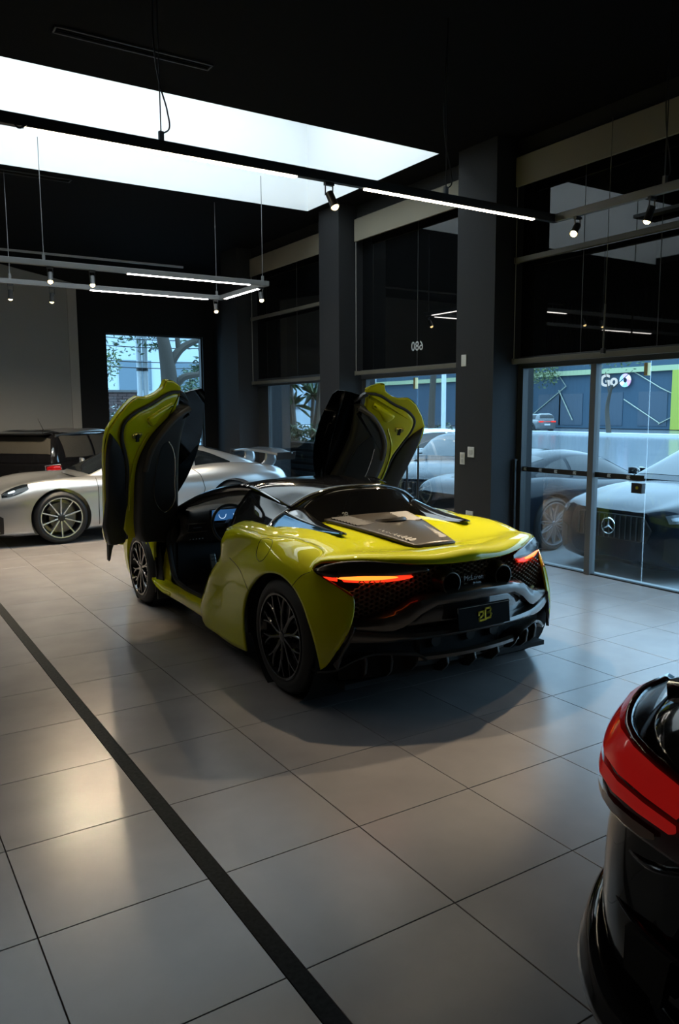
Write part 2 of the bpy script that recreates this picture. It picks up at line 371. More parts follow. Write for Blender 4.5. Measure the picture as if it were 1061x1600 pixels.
# vertical joints in the dark upper glass
for nm,ys in (('door_1',(4.25,3.35,2.3,1.2)),('window_2',(6.97,)),('window_3',(9.45,10.2))):
    for yy in ys: MB().bx((FX-.003,yy-.003,2.30),(FX,yy+.003,4.42)).build('glass_joint', mat('joint_grey',(.06,.062,.065),.4), BO[nm], 0)
# roller blinds hung in front of the glass
def blind(y0, y1, z_bars, label):
    o = empty('roller_blind', (FX-.14,(y0+y1)/2,0), 0, label, 'blind'); b = (y1-y0)/2
    MB().bx((-.03,-b,4.10),(.0,b,4.40)).build('valance', M_CREAM, o, 0)
    MB().cyl((0.01,-b,4.39),(.01,b,4.39),.028,14).build('roller', M_CREAM, o)
    for z in z_bars:
        MB().box((0,0,z),(.05,2*b,.055)).build('bottom_bar', M_RAIL, o, 0, bevel=.006)
        MB().box((-.002,b-.012,z),(.06,.03,.065)).build('bar_end', M_RAIL, o, 0, bevel=.004)
    zz = min(z_bars)
    for s in (-b+.02,b-.01): MB().tube([(-.01,s,4.1),(-.01,s,zz)],.005,6).build('guide_cable', mat('cable_grey',(.30,.29,.27),.4), o)
    return o
blind(-2.15,5.06,(3.33,2.245),'cream roller blind with two bars above the glass street doors')
blind(5.74,8.22,(2.255,),'cream roller blind over the window showing the house number')
blind(8.82,11.60,(3.36,2.225),'small far cream roller blind with two bars above the planter window')
MB().bx((FX-.16,2.2,3.47),(FX-.05,3.55,3.50)).build('spare_bar',M_SATBLK,BO['door_1'],0)
# cord and tensioner of the nearest blind
o = empty('blind_cord',(0,0,0),0,'thin pull cord with chain clip hanging in front of the street-door blind','cord')
MB().tube([(4.6,3.78,4.42),(4.602,3.79,2.72)],.0035,6).build('cord', M_RAIL, o); MB().tube([(4.602,3.79,2.72),(4.602,3.795,2.28)],.009,6).build('chain_clip', M_RAIL, o)
MB().bx((4.585,3.775,2.25),(4.62,3.815,2.30)).build('tensioner', M_SATBLK, o, 0, bevel=.004)
# switches and sockets on the near pier
PL = mat('white_plastic',(.60,.60,.56),.4)
def plate(y,z,w,h,label,k,nm='wall_switch',cat='switch'):
    o = empty(nm,(4.40,y,z),0,label,cat); MB().box((-.006,0,0),(.012,w,h)).build('cover_plate',PL,o,0,bevel=.003)
    for i in range(k): MB().box((-.014,0,(i-(k-1)/2)*h*.42),(.006,w*.55,h*.30 if k>1 else h*.4)).build('rocker',mat('plastic_inner',(.45,.45,.42),.4),o,0,bevel=.002)
plate(5.575,2.28,.085,.13,'blank white cover plate high on the near dark pier',0)
plate(5.575,1.155,.08,.14,'double white wall switch on the near dark pier',2)
plate(5.43,1.235,.11,.12,'square white box switch beside the double switch on the near pier',1)
plate(5.44,.50,.12,.10,'low white socket on the near pier just above the yellow car','1' and 1,'wall_socket','socket')
o = empty('door_stop_bar',(4.72,5.06,.58),0,'slim black vertical bar leaning on the near pier beside the street door','bar')
MB().box((0,0,.28),(.03,.04,.56)).build('bar', M_SATBLK, o, 0, bevel=.005); MB().box((0,0,.57),(.036,.046,.02)).build('cap', M_RUBBER, o, 0); MB().box((0,0,-.29),(.03,.04,.58)).build('post', M_SATBLK, o, 0)
# ---------------------------------------------------------------- lighting tracks
M_LED = emis('led_strip', (1.0,.86,.62), 26.)
M_LEDC = emis('led_strip_cool', (1.0,.95,.88), 22.)
M_LAMP = emis('spot_lens', (1.0,.74,.34), 16.)
M_TRACK = mat('track_black', (.018,.018,.018), .45)
M_TRACKG = mat('track_grey', (.16,.16,.16), .45)
def spot_lamp(loc, power, label, aim=(0,0,-1), size=R(95)):
    o = empty('track_spotlight', loc, 0, label, 'spotlight', 'spotlights on the ceiling tracks')
    aim = Vector(aim).normalized(); q = aim.to_track_quat('-Z','Y').to_matrix().to_4x4()
    b = MB().lathe([(.0,.001),(.0,.028),(-.10,.030),(-.112,.036),(-.112,.031),(-.095,.026)],18,(0,0,0),'z').xf(Matrix.Translation((0,0,-.07)) @ q)
    b.build('housing', M_TRACK, o); MB().lathe([(-.090,.026),(-.118,.024),(-.128,.014),(-.131,.001)],18,(0,0,0),'z').xf(Matrix.Translation((0,0,-.07)) @ q).build('lens', M_LAMP, o)
    for s in (-1,1): MB().box((s*.03,0,-.045),(.004,.012,.09)).build('yoke_arm', M_TRACK, o, 0)
    MB().box((0,0,-.0125),(.07,.03,.02)).build('adapter', M_TRACK, o, 0)
    l = bpy.data.lights.new('spot','SPOT'); l.energy = power; l.color = (1.0,.80,.54); l.spot_size = size; l.spot_blend = .6; l.shadow_soft_size = .03
    lo = bpy.data.objects.new('spot_light', l); COL.objects.link(lo); lo.parent = o; lo.matrix_local = Matrix.Translation(Vector((0,0,-.07)) + aim*.16) @ q
    return o
TZ, TY = 3.30, 3.47
tr = empty('light_track',(0,0,0),0,'long black suspended track with warm LED strips crossing in front of the skylight','light track')
MB().bx((-4.5,TY-.022,TZ-.02),(3.54,TY+.022,TZ+.045)).build('rail', M_TRACK, tr, 0, bevel=.003)
MB().bx((3.50,-3.0,TZ-.02),(3.544,TY-.022,TZ+.045)).build('cross_rail', M_TRACKG, tr, 0, bevel=.003)
for a,b in ((-3.2,-1.0),(-.71,1.02),(1.58,3.27)): MB().bx((a,TY-.016,TZ-.028),(b,TY+.016,TZ-.0205)).build('led_strip', M_LED, tr, 0)
for xx,yy in ((.08,TY),(2.33,TY),(3.52,2.42),(-2.2,TY)):
    MB().tube([(xx,yy,TZ+.04),(xx,yy,CZ)],.004,6).build('suspension_wire', M_TRACK, tr)
    MB().bx((xx-.015,yy-.012,TZ+.04),(xx+.015,yy+.012,TZ+.10)).build('clamp', M_TRACKG, tr, 0)
    MB().tube(spl([(xx-.01,yy,TZ+.08),(xx+.05,yy,TZ+.12),(xx+.045,yy,TZ+.22),(xx+.004,yy,TZ+.36),(xx+.003,yy,CZ)],8),.005,6).build('power_cable', M_TRACK, tr)
MB().tube(spl([(-.78,TY-.02,TZ),(-.75,TY-.03,TZ-.035),(-.70,TY-.02,TZ-.01)],6),.006,6).build('feed_clip', M_TRACK, tr)
spot_lamp((1.28,TY,TZ-.02),210,'black spotlight hanging from the long track in front of the skylight',(.22,-.42,-1),R(80))
spot_lamp((3.52,3.22,TZ-.02),340,'small black spotlight on the cross rail by the street doors, nearer the corner',(-.88,-.30,-1),R(36))
spot_lamp((3.52,2.52,TZ-.02),65,'brightest spotlight on the cross rail at the right edge',(-.15,.25,-1))
lp = empty('light_loop',(0,0,0),0,'grey U-shaped suspended light loop with thin LED strips over the silver coupe','light track')
LZ=3.30
MB().bx((-4.0,7.66,LZ-.02),(2.93,7.71,LZ+.04)).build('rail', M_TRACKG, lp, 0, bevel=.003)
MB().bx((-4.0,9.09,LZ-.02),(2.98,9.14,LZ+.04)).build('rail', M_TRACKG, lp, 0, bevel=.003)
MB().bx((2.93,7.66,LZ-.02),(2.98,9.09,LZ+.04)).build('end_rail', M_TRACKG, lp, 0, bevel=.003)
for a,b,yy in ((1.18,2.72,7.685),(1.14,2.76,9.115),(-3.,-1.5,9.115)): MB().bx((a,yy-.016,LZ-.028),(b,yy+.016,LZ-.0205)).build('led_strip', M_LEDC, lp, 0)
MB().bx((2.939,7.85,LZ-.028),(2.971,8.95,LZ-.0205)).build('led_strip', M_LEDC, lp, 0)
for xx,yy in ((.27,7.685),(2.9,7.685),(2.9,9.115),(.17,9.115)):
    MB().tube([(xx,yy,LZ+.04),(xx,yy,CZ)],.004,6).build('suspension_wire', M_TRACKG, lp); MB().bx((xx-.014,yy-.012,LZ+.04),(xx+.014,yy+.012,LZ+.10)).build('clamp', M_TRACKG, lp, 0)
for xx,yy,lab in ((.33,7.685,'left spotlight of the pair on the near rail of the light loop'),(.78,7.685,'right spotlight of the pair on the near rail of the light loop'),(.17,9.115,'leftmost spotlight, on the far rail of the light loop'),(.66,9.115,'second spotlight from the left on the far rail of the light loop'),(2.88,9.115,'spotlight under the far end corner of the light loop'),(2.93,7.8,'spotlight under the near end corner of the light loop')):
    wash = yy > 9 and xx < 1
    spot_lamp((xx,yy,LZ-.02),320 if wash else 105,lab,(-.02,.22,-1) if wash else (-.12,-.45,-1), R(150) if wash else R(95))
MB().bx((-2,10.6,3.95),(3.0,10.63,3.98)).build('conduit', M_TRACKG, ceil, 0)
# ================================================================ WHEELS
def wheel(parent, c, side, r, rim, wd, spokes, rim_m, style='Y', cal=None, hub_m=None, lip_m=None, name='wheel'):
    """side -1: outer face towards -x. c = centre of the outer tyre face"""
    x0 = 0.; s = side
    h = wd
    prof = [(-.012,rim),(.0,rim+.02),(.002,rim+(r-rim)*.45),(-.012,r-.025),(-.035,r-.004),(-.06,r)]
    prof += [(-h+.06,r),(-h+.035,r-.004),(-h+.012,r-.025),(-h,rim+(r-rim)*.45),(-h,rim+.02),(-h+.012,rim)]
    w = MB().lathe([(a*s,b) for a,b in prof],56); w.v = [q+Vector(c) for q in w.v]
    t = w.build('wheel', M_RUBBER, parent, 35)     # the tyre carries the pieces of its wheel
    def put(mb,nm,m,sm=35,**k):
        mb.v = [q+Vector(c) for q in mb.v]; return mb.build(nm,m,t,sm,**k)
    g = MB()
    for k in (.085,.13,.17,.21):
        if k < h-.05: g.lathe([((-k)*s,r+.0006),((-k-.009)*s,r+.0006)],56)
    put(g,'tread_groove',M_DARK)
    put(MB().lathe([(a*s,b) for a,b in ((-.004,rim+.006),(-.002,rim-.004),(-.03,rim-.018),(-.06,rim-.03),(-h+.03,rim-.03),(-h+.01,rim))],56),'rim_barrel',rim_m)
    put(MB().lathe([(a*s,b) for a,b in ((-.010,rim+.004),(.002,rim+.001),(.001,rim-.010),(-.014,rim-.014))],56),'rim_lip',lip_m or rim_m)
    put(MB().lathe([(a*s,b) for a,b in ((-.10,.001),(-.10,rim*.74),(-.125,rim*.74),(-.125,.001))],40),'brake_disc',M_DISC)
    put(MB().lathe([(a*s,b) for a,b in ((-.014,.001),(-.012,.024),(-.016,.034),(-.05,.062),(-.1,.07))],24),'hub',hub_m or rim_m)
    if cal:
        cc = MB(); a0 = R(-35)
        for i in range(9):
            a = a0 + R(60)*i/8
            cc.box((-.10*s, math.cos(a)*rim*.64, math.sin(a)*rim*.64),(.085,.035,.075),rx=a)
        put(cc,'brake_caliper',cal)
    def bar(a0,r0,a1,r1,w0,w1,d0,d1):
        pts = []
        m = MB(); ring = []
        for (a,rr,ww,dd) in ((a0,r0,w0,d0),((a0*.5+a1*.5),(r0+r1)/2,(w0+w1)/2*.82,(d0+d1)/2),(a1,r1,w1,d1)):
            p0 = V(0,math.cos(a),math.sin(a)); tg = V(0,-math.sin(a),math.cos(a)); b = p0*rr
            ring.append([b+tg*ww/2+V((dd-.006)*s,0,0), b+tg*ww/4+V(dd*s,0,0), b-tg*ww/4+V(dd*s,0,0), b-tg*ww/2+V((dd-.006)*s,0,0), b-tg*ww/2+V((dd-.03)*s,0,0), b+tg*ww/2+V((dd-.03)*s,0,0)])
        m.grid(ring, cv=True); return m
    for k in range(spokes):
        a = 2*math.pi*k/spokes + R(90)
        m = MB()
        if style=='Y':
            dl = 2*math.pi/spokes
            m.join(bar(a,.03,a+.05,rim*.60,.034,.026,-.016,-.012))
            m.join(bar(a+.05,rim*.56,a+dl*.30,rim*.985,.024,.018,-.012,-.010)); m.join(bar(a+.05,rim*.56,a-dl*.24,rim*.985,.024,.018,-.012,-.010))
        elif style=='mesh':
            dl = 2*math.pi/spokes
            m.join(bar(a,.04,a+dl*.5,rim*.985,.020,.014,-.014,-.008)); m.join(bar(a,.04,a-dl*.5,rim*.985,.020,.014,-.014,-.008))
        else:
            m.join(bar(a,.045,a,rim*.99,.022,.020,-.030,-.004))
        put(m,'spoke',lip_m or rim_m)
    return t
# ================================================================ THE YELLOW-GREEN SUPERCAR  (local: x right, y forward from rear axle, z up)
CAR = empty('sports_car',(1.40,2.74,0),0,'lime yellow supercar with black roof and both doors raised in the middle of the showroom','car')
WB = 2.70
# --- rear quarter and deck: control grid, columns follow the wheel arch from front bottom over the top to rear bottom
QG = [
 [(.950,.455,.145),(.958,.60,.140),(.955,.90,.150),(.930,1.24,.180),(.90,1.30,.2),(.88,1.3,.2),(.86,1.3,.2),(.85,1.3,.2)],
 [(.955,.478,.300),(.952,.62,.300),(.952,.88,.285),(.945,1.235,.270),(.92,1.28,.3),(.9,1.28,.3),(.88,1.3,.3),(.85,1.3,.3)],
 [(.955,.470,.420),(.948,.61,.430),(.938,.84,.430),(.940,1.155,.420),(.91,1.2,.45),(.9,1.2,.45),(.88,1.2,.45),(.85,1.2,.45)],
 [(.955,.405,.545),(.946,.53,.585),(.932,.76,.590),(.935,1.07,.545),(.89,1.1,.60),(.87,1.1,.6),(.85,1.1,.6),(.83,1.1,.6)],
 [(.955,.300,.640),(.943,.40,.710),(.920,.62,.735),(.905,.94,.705),(.84,1.0,.76),(.8,1.0,.8),(.7,1.0,.8),(.6,1.0,.8)],
 [(.955,.190,.705),(.938,.26,.775),(.908,.42,.830),(.888,.925,.835),(.79,.985,.870),(.66,.95,.90),(.40,.90,.92),(.0,.90,.92)],
 [(.954,.060,.738),(.932,.09,.812),(.895,.13,.872),(.835,.33,.912),(.705,.48,.940),(.50,.47,.945),(.24,.47,.945),(.0,.47,.945)],
 [(.953,-.08,.735),(.925,-.09,.810),(.878,-.08,.872),(.785,-.02,.922),(.610,.04,.942),(.42,.10,.925),(.20,.12,.912),(.0,.12,.910)],
 [(.950,-.20,.690),(.917,-.23,.765),(.874,-.22,.832),(.775,-.23,.884),(.615,-.24,.890),(.42,-.25,.872),(.20,-.26,.862),(.0,-.26,.860)],
 [(.945,-.285,.615),(.912,-.325,.685),(.896,-.320,.755),(.886,-.306,.815),(.720,-.440,.862),(.50,-.575,.849),(.25,-.672,.838),(.0,-.702,.835)],
 [(.940,-.345,.520),(.902,-.400,.590),(.866,-.410,.680),(.825,-.405,.748),(.70,-.5,.80),(.5,-.6,.8),(.25,-.7,.8),(0,-.7,.8)],
 [(.932,-.390,.425),(.882,-.455,.490),(.815,-.495,.585),(.748,-.512,.680),(.68,-.55,.70),(.5,-.6,.7),(.25,-.7,.7),(0,-.7,.7)],
 [(.922,-.415,.335),(.880,-.465,.385),(.825,-.510,.460),(.768,-.530,.540),(.70,-.55,.57),(.5,-.6,.57),(.25,-.7,.57),(0,-.7,.57)],
 [(.912,-.425,.262),(.892,-.450,.285),(.868,-.470,.330),(.835,-.495,.385),(.80,-.52,.40),(.5,-.6,.4),(.25,-.7,.4),(0,-.7,.4)],
]
QG = [[V(*q) for q in r] for r in QG]
QL = Loft(QG, 6)
both(QL.part(0,13,0,3).xf(Matrix.Identity(4)) , 'rear_quarter_panel', M_LIME, CAR, smooth=60, solid=.012)
dk = QL.part(6,9,3,7); up_ = QL.part(5,6,3,4)
dm = MB(); dm.join(dk); dm.join(dk.mirx()); dm.join(up_); dm.join(up_.mirx())
dm.build('rear_deck', M_LIME, CAR, smooth=60, solid=.012)
# arch liner
both(MB().lathe([(-.93,.405),(-.60,.405),(-.60,.05)],40,(0,.0,.352)), 'arch_liner', M_DARK, CAR)
both(MB().lathe([(-.90,.372),(-.58,.372),(-.58,.05)],40,(0,WB,.318)), 'arch_liner', M_DARK, CAR)
# seams and the round fuel flap
def seam(L, pts, w=.0018, off=.0068):
    P_ = []
    for q in pts:
        t,u = L.near(V(*q)); P_.append(L.P(t,u) + L.Nn(t,u,1 if L.Nn(t,u).x>0 else -1)*off)
    return MB().tube(spl(P_,4), w, 5)
M_SEAM = mat('seam_black',(.01,.009,.002),.6)
both(seam(QL,[(.95,-.19,.70),(.92,-.23,.76),(.90,-.29,.80)]),'panel_seam',M_SEAM,CAR)
both(seam(QL,[(.95,.40,.56),(.93,.55,.66),(.90,.75,.72),(.90,.92,.73)]),'panel_seam',M_SEAM,CAR)
fl = []
for k in range(28):
    a = 2*math.pi*k/28; fl.append((.905, .27+.092*math.cos(a), .842+.078*math.sin(a)))
P_ = []
_t,_u = QL.near(V(.902,.27,.845)); _c = QL.P(_t,_u); _nn = QL.Nn(_t,_u); _nn = _nn if _nn.x>0 else -_nn
_ty = V(0,1,0)-_nn*_nn.y; _ty.normalize(); _tz = _nn.cross(_ty)
flap = [_c + _ty*.085*math.cos(2*math.pi*k/32) + _tz*.085*math.sin(2*math.pi*k/32) + _nn*.006 for k in range(32)]
def onsurf(q):
    t,u = QL.near(q); best=None
    for i in range(-6,7):
        for j in range(-6,7):
            pp = QL.P(t+i*.03,u+j*.03); d=(pp-q).length_squared
            if best is None or d<best[0]: best=(d,t+i*.03,u+j*.03)
    n = QL.Nn(best[1],best[2]); n = n if n.x>0 else -n
    return QL.P(best[1],best[2]) + n*.0065
both(MB().tube([onsurf(q) for q in flap],.0018,5,closed=True),'fuel_flap_seam',M_SEAM,CAR)
# --- canopy
CG = [[(0,2.66,.80),(.28,2.62,.805),(.52,2.50,.82),(.73,2.30,.848)],[(0,2.15,.985),(.26,2.13,.985),(.48,2.08,.982),(.665,2.0,.972)],
      [(0,1.65,1.135),(.25,1.64,1.132),(.45,1.60,1.118),(.60,1.53,1.092)],[(0,1.22,1.195),(.23,1.21,1.190),(.42,1.18,1.172),(.568,1.12,1.132)],
      [(0,.86,1.200),(.23,.86,1.192),(.41,.85,1.160),(.545,.85,1.090)],[(0,.50,1.178),(.22,.52,1.165),(.40,.55,1.115),(.53,.58,1.040)]]
CL = Loft([[V(*q) for q in r] for r in CG], 6)
def sym(mb): q = MB(); q.join(mb); q.join(mb.mirx()); return q
sym(CL.part(0,2,0,2.84)).build('windscreen', G_SCREEN, CAR, 60)
sym(CL.part(2,5,0,3)).build('roof', M_GLOSSBLK, CAR, 60, solid=.02)
both(MB().tube([CL.P(i*.1,3)+V(.0,0,.012*min(1,(50-i)/20)) for i in range(50)],[.026*min(1,(52-i)/26) for i in range(50)],8),'roof_rail',M_GLOSSBLK,CAR)
ap = CL.part(0,2,2.7,3); both(ap,'a_pillar',M_GLOSSBLK,CAR,smooth=60,solid=.03)
# quarter window, b pillar and flying buttress
QW = Loft([[V(.568,1.12,1.132),V(.69,1.08,1.02),V(.80,.995,.868)],[V(.545,.85,1.09),V(.67,.83,.99),V(.765,.80,.900)],[V(.53,.58,1.040),V(.635,.60,.98),V(.715,.56,.932)]],8)
both(QW.part(0,2,0,2),'quarter_window',mat('quarter_glass',(.010,.010,.011),.05,coat=1.),CAR,smooth=60,solid=.01)
both(MB().tube(spl([(.572,1.125,1.13),(.69,1.085,1.02),(.805,.995,.868)],6),.012,8),'b_pillar',M_GLOSSBLK,CAR)
BT = Loft([[V(.715,.56,.930),V(.635,.60,.982),V(.53,.58,1.040),V(.47,.56,1.045),V(.42,.47,.945)],[V(.655,.34,.944),V(.60,.36,.968),V(.522,.36,.990),V(.465,.36,.985),V(.43,.34,.938)],
           [V(.595,.14,.950),V(.56,.15,.958),V(.515,.16,.962),V(.475,.16,.958),V(.45,.15,.930)],[V(.535,-.04,.946),V(.525,-.04,.950),V(.51,-.04,.950),V(.495,-.04,.950),V(.48,-.03,.940)]],6)
both(BT.part(0,3,1.5,4),'buttress',M_GLOSSBLK,CAR,smooth=60,solid=.012)
both(BT.part(0,3,0,1.5),'buttress_glass',mat('blue_reflection_panel',(.07,.20,.36),.05,metal=.9),CAR,smooth=60,solid=.008)  # blue of a reflection put into the panel's base colour
both(MB().tube([BT.P(i/6*3/3*1.0,1.5)+V(.0,0,.004) for i in range(19)],.004,5),'buttress_trim',M_SATBLK,CAR)
# rear window and its logo
RWg = Loft([[V(0,.50,1.168),V(.22,.52,1.155),V(.38,.55,1.11),V(.46,.56,1.05)],[V(0,.47,1.05),V(.22,.48,1.05),V(.37,.50,1.02),V(.44,.50,.99)],[V(0,.44,.94),V(.22,.44,.94),V(.36,.45,.94),V(.42,.46,.935)]],5)
sym(RWg.part(0,2,0,3)).build('rear_window', mat('rear_glass',(.006,.006,.006),.08,coat=1.), CAR, 60, solid=.006)
text_obj('window_logo','2B',.052,mat('cream_print',(.62,.55,.40),.5),CAR,(-.20,.415,.995),(1,0,0),(0,.12,1),.001,bold=.001,space=.85)
# engine cover panel
def dz(u,y): t,w = QL.near(V(u,y,.9)); return QL.P(t,w).z
EP = Loft([[V(-.36,.435,.968),V(-.15,.45,.975),V(.15,.45,.975),V(.36,.435,.968)],[V(-.30,.20,.944),V(-.12,.20,.958),V(.12,.20,.958),V(.30,.20,.944)],
           [V(-.215,-.10,.906),V(-.09,-.10,.922),V(.09,-.10,.922),V(.215,-.10,.906)],[V(-.15,-.33,.871),V(-.06,-.345,.878),V(.06,-.345,.878),V(.15,-.33,.871)]],6)
ep = EP.part(0,3,0,3).build('engine_cover', mat('engine_cover_satin',(.040,.033,.025),.42,metal=.3,coat=.25,coat_r=.2), CAR, 60, solid=.02)
MB().lathe([(.0,.125),(.018,.115),(.020,.085),(.004,.075),(-.01,.001)],32,(0,0,0),'z').xf(Matrix.Translation((.03,.20,.962)) @ Matrix.Rotation(R(-8),4,'X') @ Matrix.Diagonal((1,.62,1,1))).build('heat_chimney', MATS['engine_cover_satin'], ep)
MB().box((.06,-.03,.931),(.17,.14,.008),rx=R(7)).build('service_hatch', MATS['engine_cover_satin'], ep, 0, bevel=.01)
for k in range(9):
    y = .02-.032*k; both(MB().box((-.165+.0055*k,y,.930+y*.12),(.060,.018,.012),rx=R(35)),'vent_slat',M_SATBLK,ep,smooth=0)
for k in range(9):
    y = .40-.028*k
    both(MB().box((-.245+.006*k,y,.960+(y-.2)*.10),(.15,.014,.012),rx=R(35)),'louvre',M_SATBLK,ep,smooth=0)
pf = MB()
for i in range(8):
    for j in range(5):
        if (i+j)%2==0: pf.cyl((-.02+.016*i,-.20-.022*j,.902-.003*j),(-.02+.016*i,-.20-.022*j,.9105-.003*j),.006,6)
pf.build('perforation', M_DARK, ep)
# --- tail: back plate, honeycomb, lamps, exhausts
def yz(u, y0, k): return y0 + k*u*u
bk = MB().grid([[V(u,yz(u,-.57,.22),z) for z in (.18,.5,.83)] for u in [i*.08-.80 for i in range(21)]]); bk.build('rear_bulkhead', M_DARK, CAR, 60)
AT = [(.80,.530),(.72,.530),(.59,.560),(.50,.585),(.41,.645),(.24,.668),(0,.678)]   # top edge of bumper arch
ALo = [(.80,.490),(.66,.478),(.56,.476),(.48,.503),(.41,.560),(.30,.611),(0,.622)]
def lin(tab, u):
    u = abs(u); tab = sorted(tab)
    for (a,b),(c_,d) in zip(tab,tab[1:]):
        if a<=u<=c_: return b+(d-b)*(u-a)/(c_-a)
    return tab[-1][1] if u>tab[-1][0] else tab[0][1]
MT = [(0,.815),(.34,.795),(.42,.770),(.55,.752),(.68,.752),(.745,.690),(.80,.60)]   # top limit of honeycomb
hx = MB(); hw, hh = .030, .0135; row = 0; z = .50
def hexring(u, z):
    o_, i_ = [], []
    for a in ((1,0),(.5,1),(-.5,1),(-1,0),(-.5,-1),(.5,-1)):
        o_.append(V(u+a[0]*hw*.62, 0, z+a[1]*hh*1.02)); i_.append(V(u+a[0]*hw*.62*.82, 0, z+a[1]*hh*1.02*.80))
    return o_, i_
col = 0; u = -.80
while u < .80:
    z = .50 + (hh if col%2 else 0)
    while z < .83:
        if lin(AT,u)-.01 < z < lin(MT,u)+.004 and abs(abs(u)-.2)+abs(z-.722)*1.0 > .075:
            o_, i_ = hexring(u, z)
            def sfy(q, d): return V(q.x, yz(q.x,-.655,.29)+.012*abs(q.z-.7)/.1+d, q.z)
            n = len(hx.v); hx.v += [sfy(q,0) for q in o_] + [sfy(q,-.004) for q in i_] + [sfy(q,.012) for q in i_]
            for k in range(6):
                l = (k+1)%6; hx.f += [(n+k,n+l,n+6+l,n+6+k),(n+6+k,n+6+l,n+12+l,n+12+k)]
        z += 2*hh*1.02
    u += hw*.93; col += 1
me = bpy.data.meshes.new('honeycomb_grille'); me.from_pydata([tuple(q) for q in hx.v],[],hx.f); me.materials.append(M_MESH); link_mesh('honeycomb_grille', me, CAR)
HT = [(.884,-.309,.814),(.80,-.385,.853),(.683,-.470,.867),(.495,-.578,.849),(.40,-.622,.835),(.33,-.648,.815)]
HB = [(.882,-.322,.797),(.80,-.405,.740),(.683,-.475,.722),(.495,-.560,.738),(.40,-.592,.766),(.33,-.625,.796)]
hd = MB().grid([spl([V(*a)+V(0,-.004,.002), V(a[0],(a[1]+b[1])/2-.024,a[2]*.55+b[2]*.45), V(*b)],5) for a,b in zip(spl(HT,5),spl(HB,5))])
both(hd,'lamp_housing',M_CARBON,CAR,smooth=60,solid=.006)
def lampshape(u0,u1,zc,h0,d,n=24):
    g = []
    for i in range(n+1):
        u = u0+(u1-u0)*i/n; w = math.sin(math.pi*min(max((i+.15)/(n+.3),0),1))**.55
        y = lin([(q[0],q[1]) for q in HT],u)*.45+lin([(q[0],q[1]) for q in HB],u)*.55 - d
        zt = zc + h0*.42*w; zb = zc - h0*.58*w
        g.append([V(u,y+.012,zt+.004),V(u,y-.004,zt),V(u,y-.009,(zt+zb)/2),V(u,y-.004,zb),V(u,y+.012,zb-.004)])
    return MB().grid(g)
for mb,mm,nn in ((lampshape(.415,.862,.772,.046,.018),M_TAIL,'tail_light'),(lampshape(.50,.80,.774,.024,.026),M_TAILO,'light_guide')): both(mb,nn,mm,CAR,smooth=60)
both(MB().tube([V(a[0]+.004,a[1]-.004,a[2]) for a in spl([(.884,-.318,.797),(.82,-.412,.747),(.752,-.516,.684)],6)],.005,6),'lamp_edge_strip',mat('red_edge',(.35,.02,.01),.2,coat=1.),CAR)  # plain red strip along the lamp edge, without emission
for s in (-1,1):
    ex = MB().lathe([(-.60,.088),(-.655,.084),(-.678,.070),(-.712,.066),(-.714,.060),(-.705,.056),(-.60,.054),(-.60,.001)],36,(s*.201,0,.722),'y').build('exhaust_pipe', mat('exhaust_dark',(.045,.038,.030),.32,metal=.8), CAR)
text_obj('rear_badge','McLaren',.044,mat('badge_silver',(.5,.5,.5),.25,metal=.8),CAR,(0,-.672,.728),(1,0,0),(0,0,1),.005)
text_obj('model_badge','Artura',.024,MATS['badge_silver'],CAR,(.03,-.668,.694),(1,0,0),(0,0,1),.004)
text_obj('corner_badge','hybrid',.018,mat('badge_gold',(.4,.33,.1),.3,metal=.8),CAR,(.60,-.566,.575),(1,.34,0),(0,0,1),.004)
# --- bumper, plate, diffuser
us = [i*.05-.80 for i in range(33)]
ys = lambda u: yz(u,-.745,.38)
MB().grid([[V(u,ys(u)+.10,lin(AT,u)+.012),V(u,ys(u)+.03,lin(AT,u)+.014),V(u,ys(u)-.004,lin(AT,u)),V(u,ys(u)-.012,(lin(AT,u)+lin(ALo,u))/2),V(u,ys(u),lin(ALo,u)),V(u,ys(u)+.06,lin(ALo,u)-.008)] for u in us]).build('bumper_arch', M_CARBON, CAR, 50)
MB().grid([[V(u,ys(u)+.06,.465),V(u,ys(u)+.045,.55),V(u,ys(u)+.055,lin(ALo,u)+.01)] for u in us if abs(u)<.58]).build('plate_recess', mat('recess_gloss',(.018,.016,.014),.2,coat=1.), CAR, 50)
LT = [(0,.462),(.5,.460),(.62,.470),(.82,.500)]; LB = [(0,.432),(.3,.424),(.6,.415),(.82,.420)]
us2 = [i*.05-.85 for i in range(35)]
MB().grid([[V(u,ys(u)+.08,lin(LT,u)+.006),V(u,ys(u)-.012,lin(LT,u)),V(u,ys(u)-.022,(lin(LT,u)+lin(LB,u))/2),V(u,ys(u)-.010,lin(LB,u)),V(u,ys(u)+.14,lin(LB,u)-.03)] for u in us2]).build('bumper_lip', M_CARBON, CAR, 50)
both(Loft([[V(.86,-.475,.30),V(.84,-.49,.26)],[V(.80,-.535,.42),V(.80,-.50,.40)],[V(.77,-.545,.52),V(.74,-.53,.50)]],5).part(0,2,0,1),'corner_trim',M_CARBON,CAR,smooth=60,solid=.02)
pl = MB().box((0,-.765,.522),(.405,.012,.135),rx=R(-6)).build('number_plate', mat('plate_black',(.004,.004,.004),.6,spec=.06), CAR, 0, bevel=.004)
f = MB()
for a,b in (((-.20,.585),(.20,.5866)),((-.20,.4574),(.20,.459)),((-.2015,.4574),(-.1999,.5866)),((.1999,.4574),(.2015,.5866))): f.bx((a[0],-.7720-(a[1]-.522)*.105-.0012,a[1]),(b[0],-.7720-(a[1]-.522)*.105+.001,b[1]))
f.build('plate_border', mat('plate_line',(.35,.34,.30),.5), pl, 0)
lg = MB()
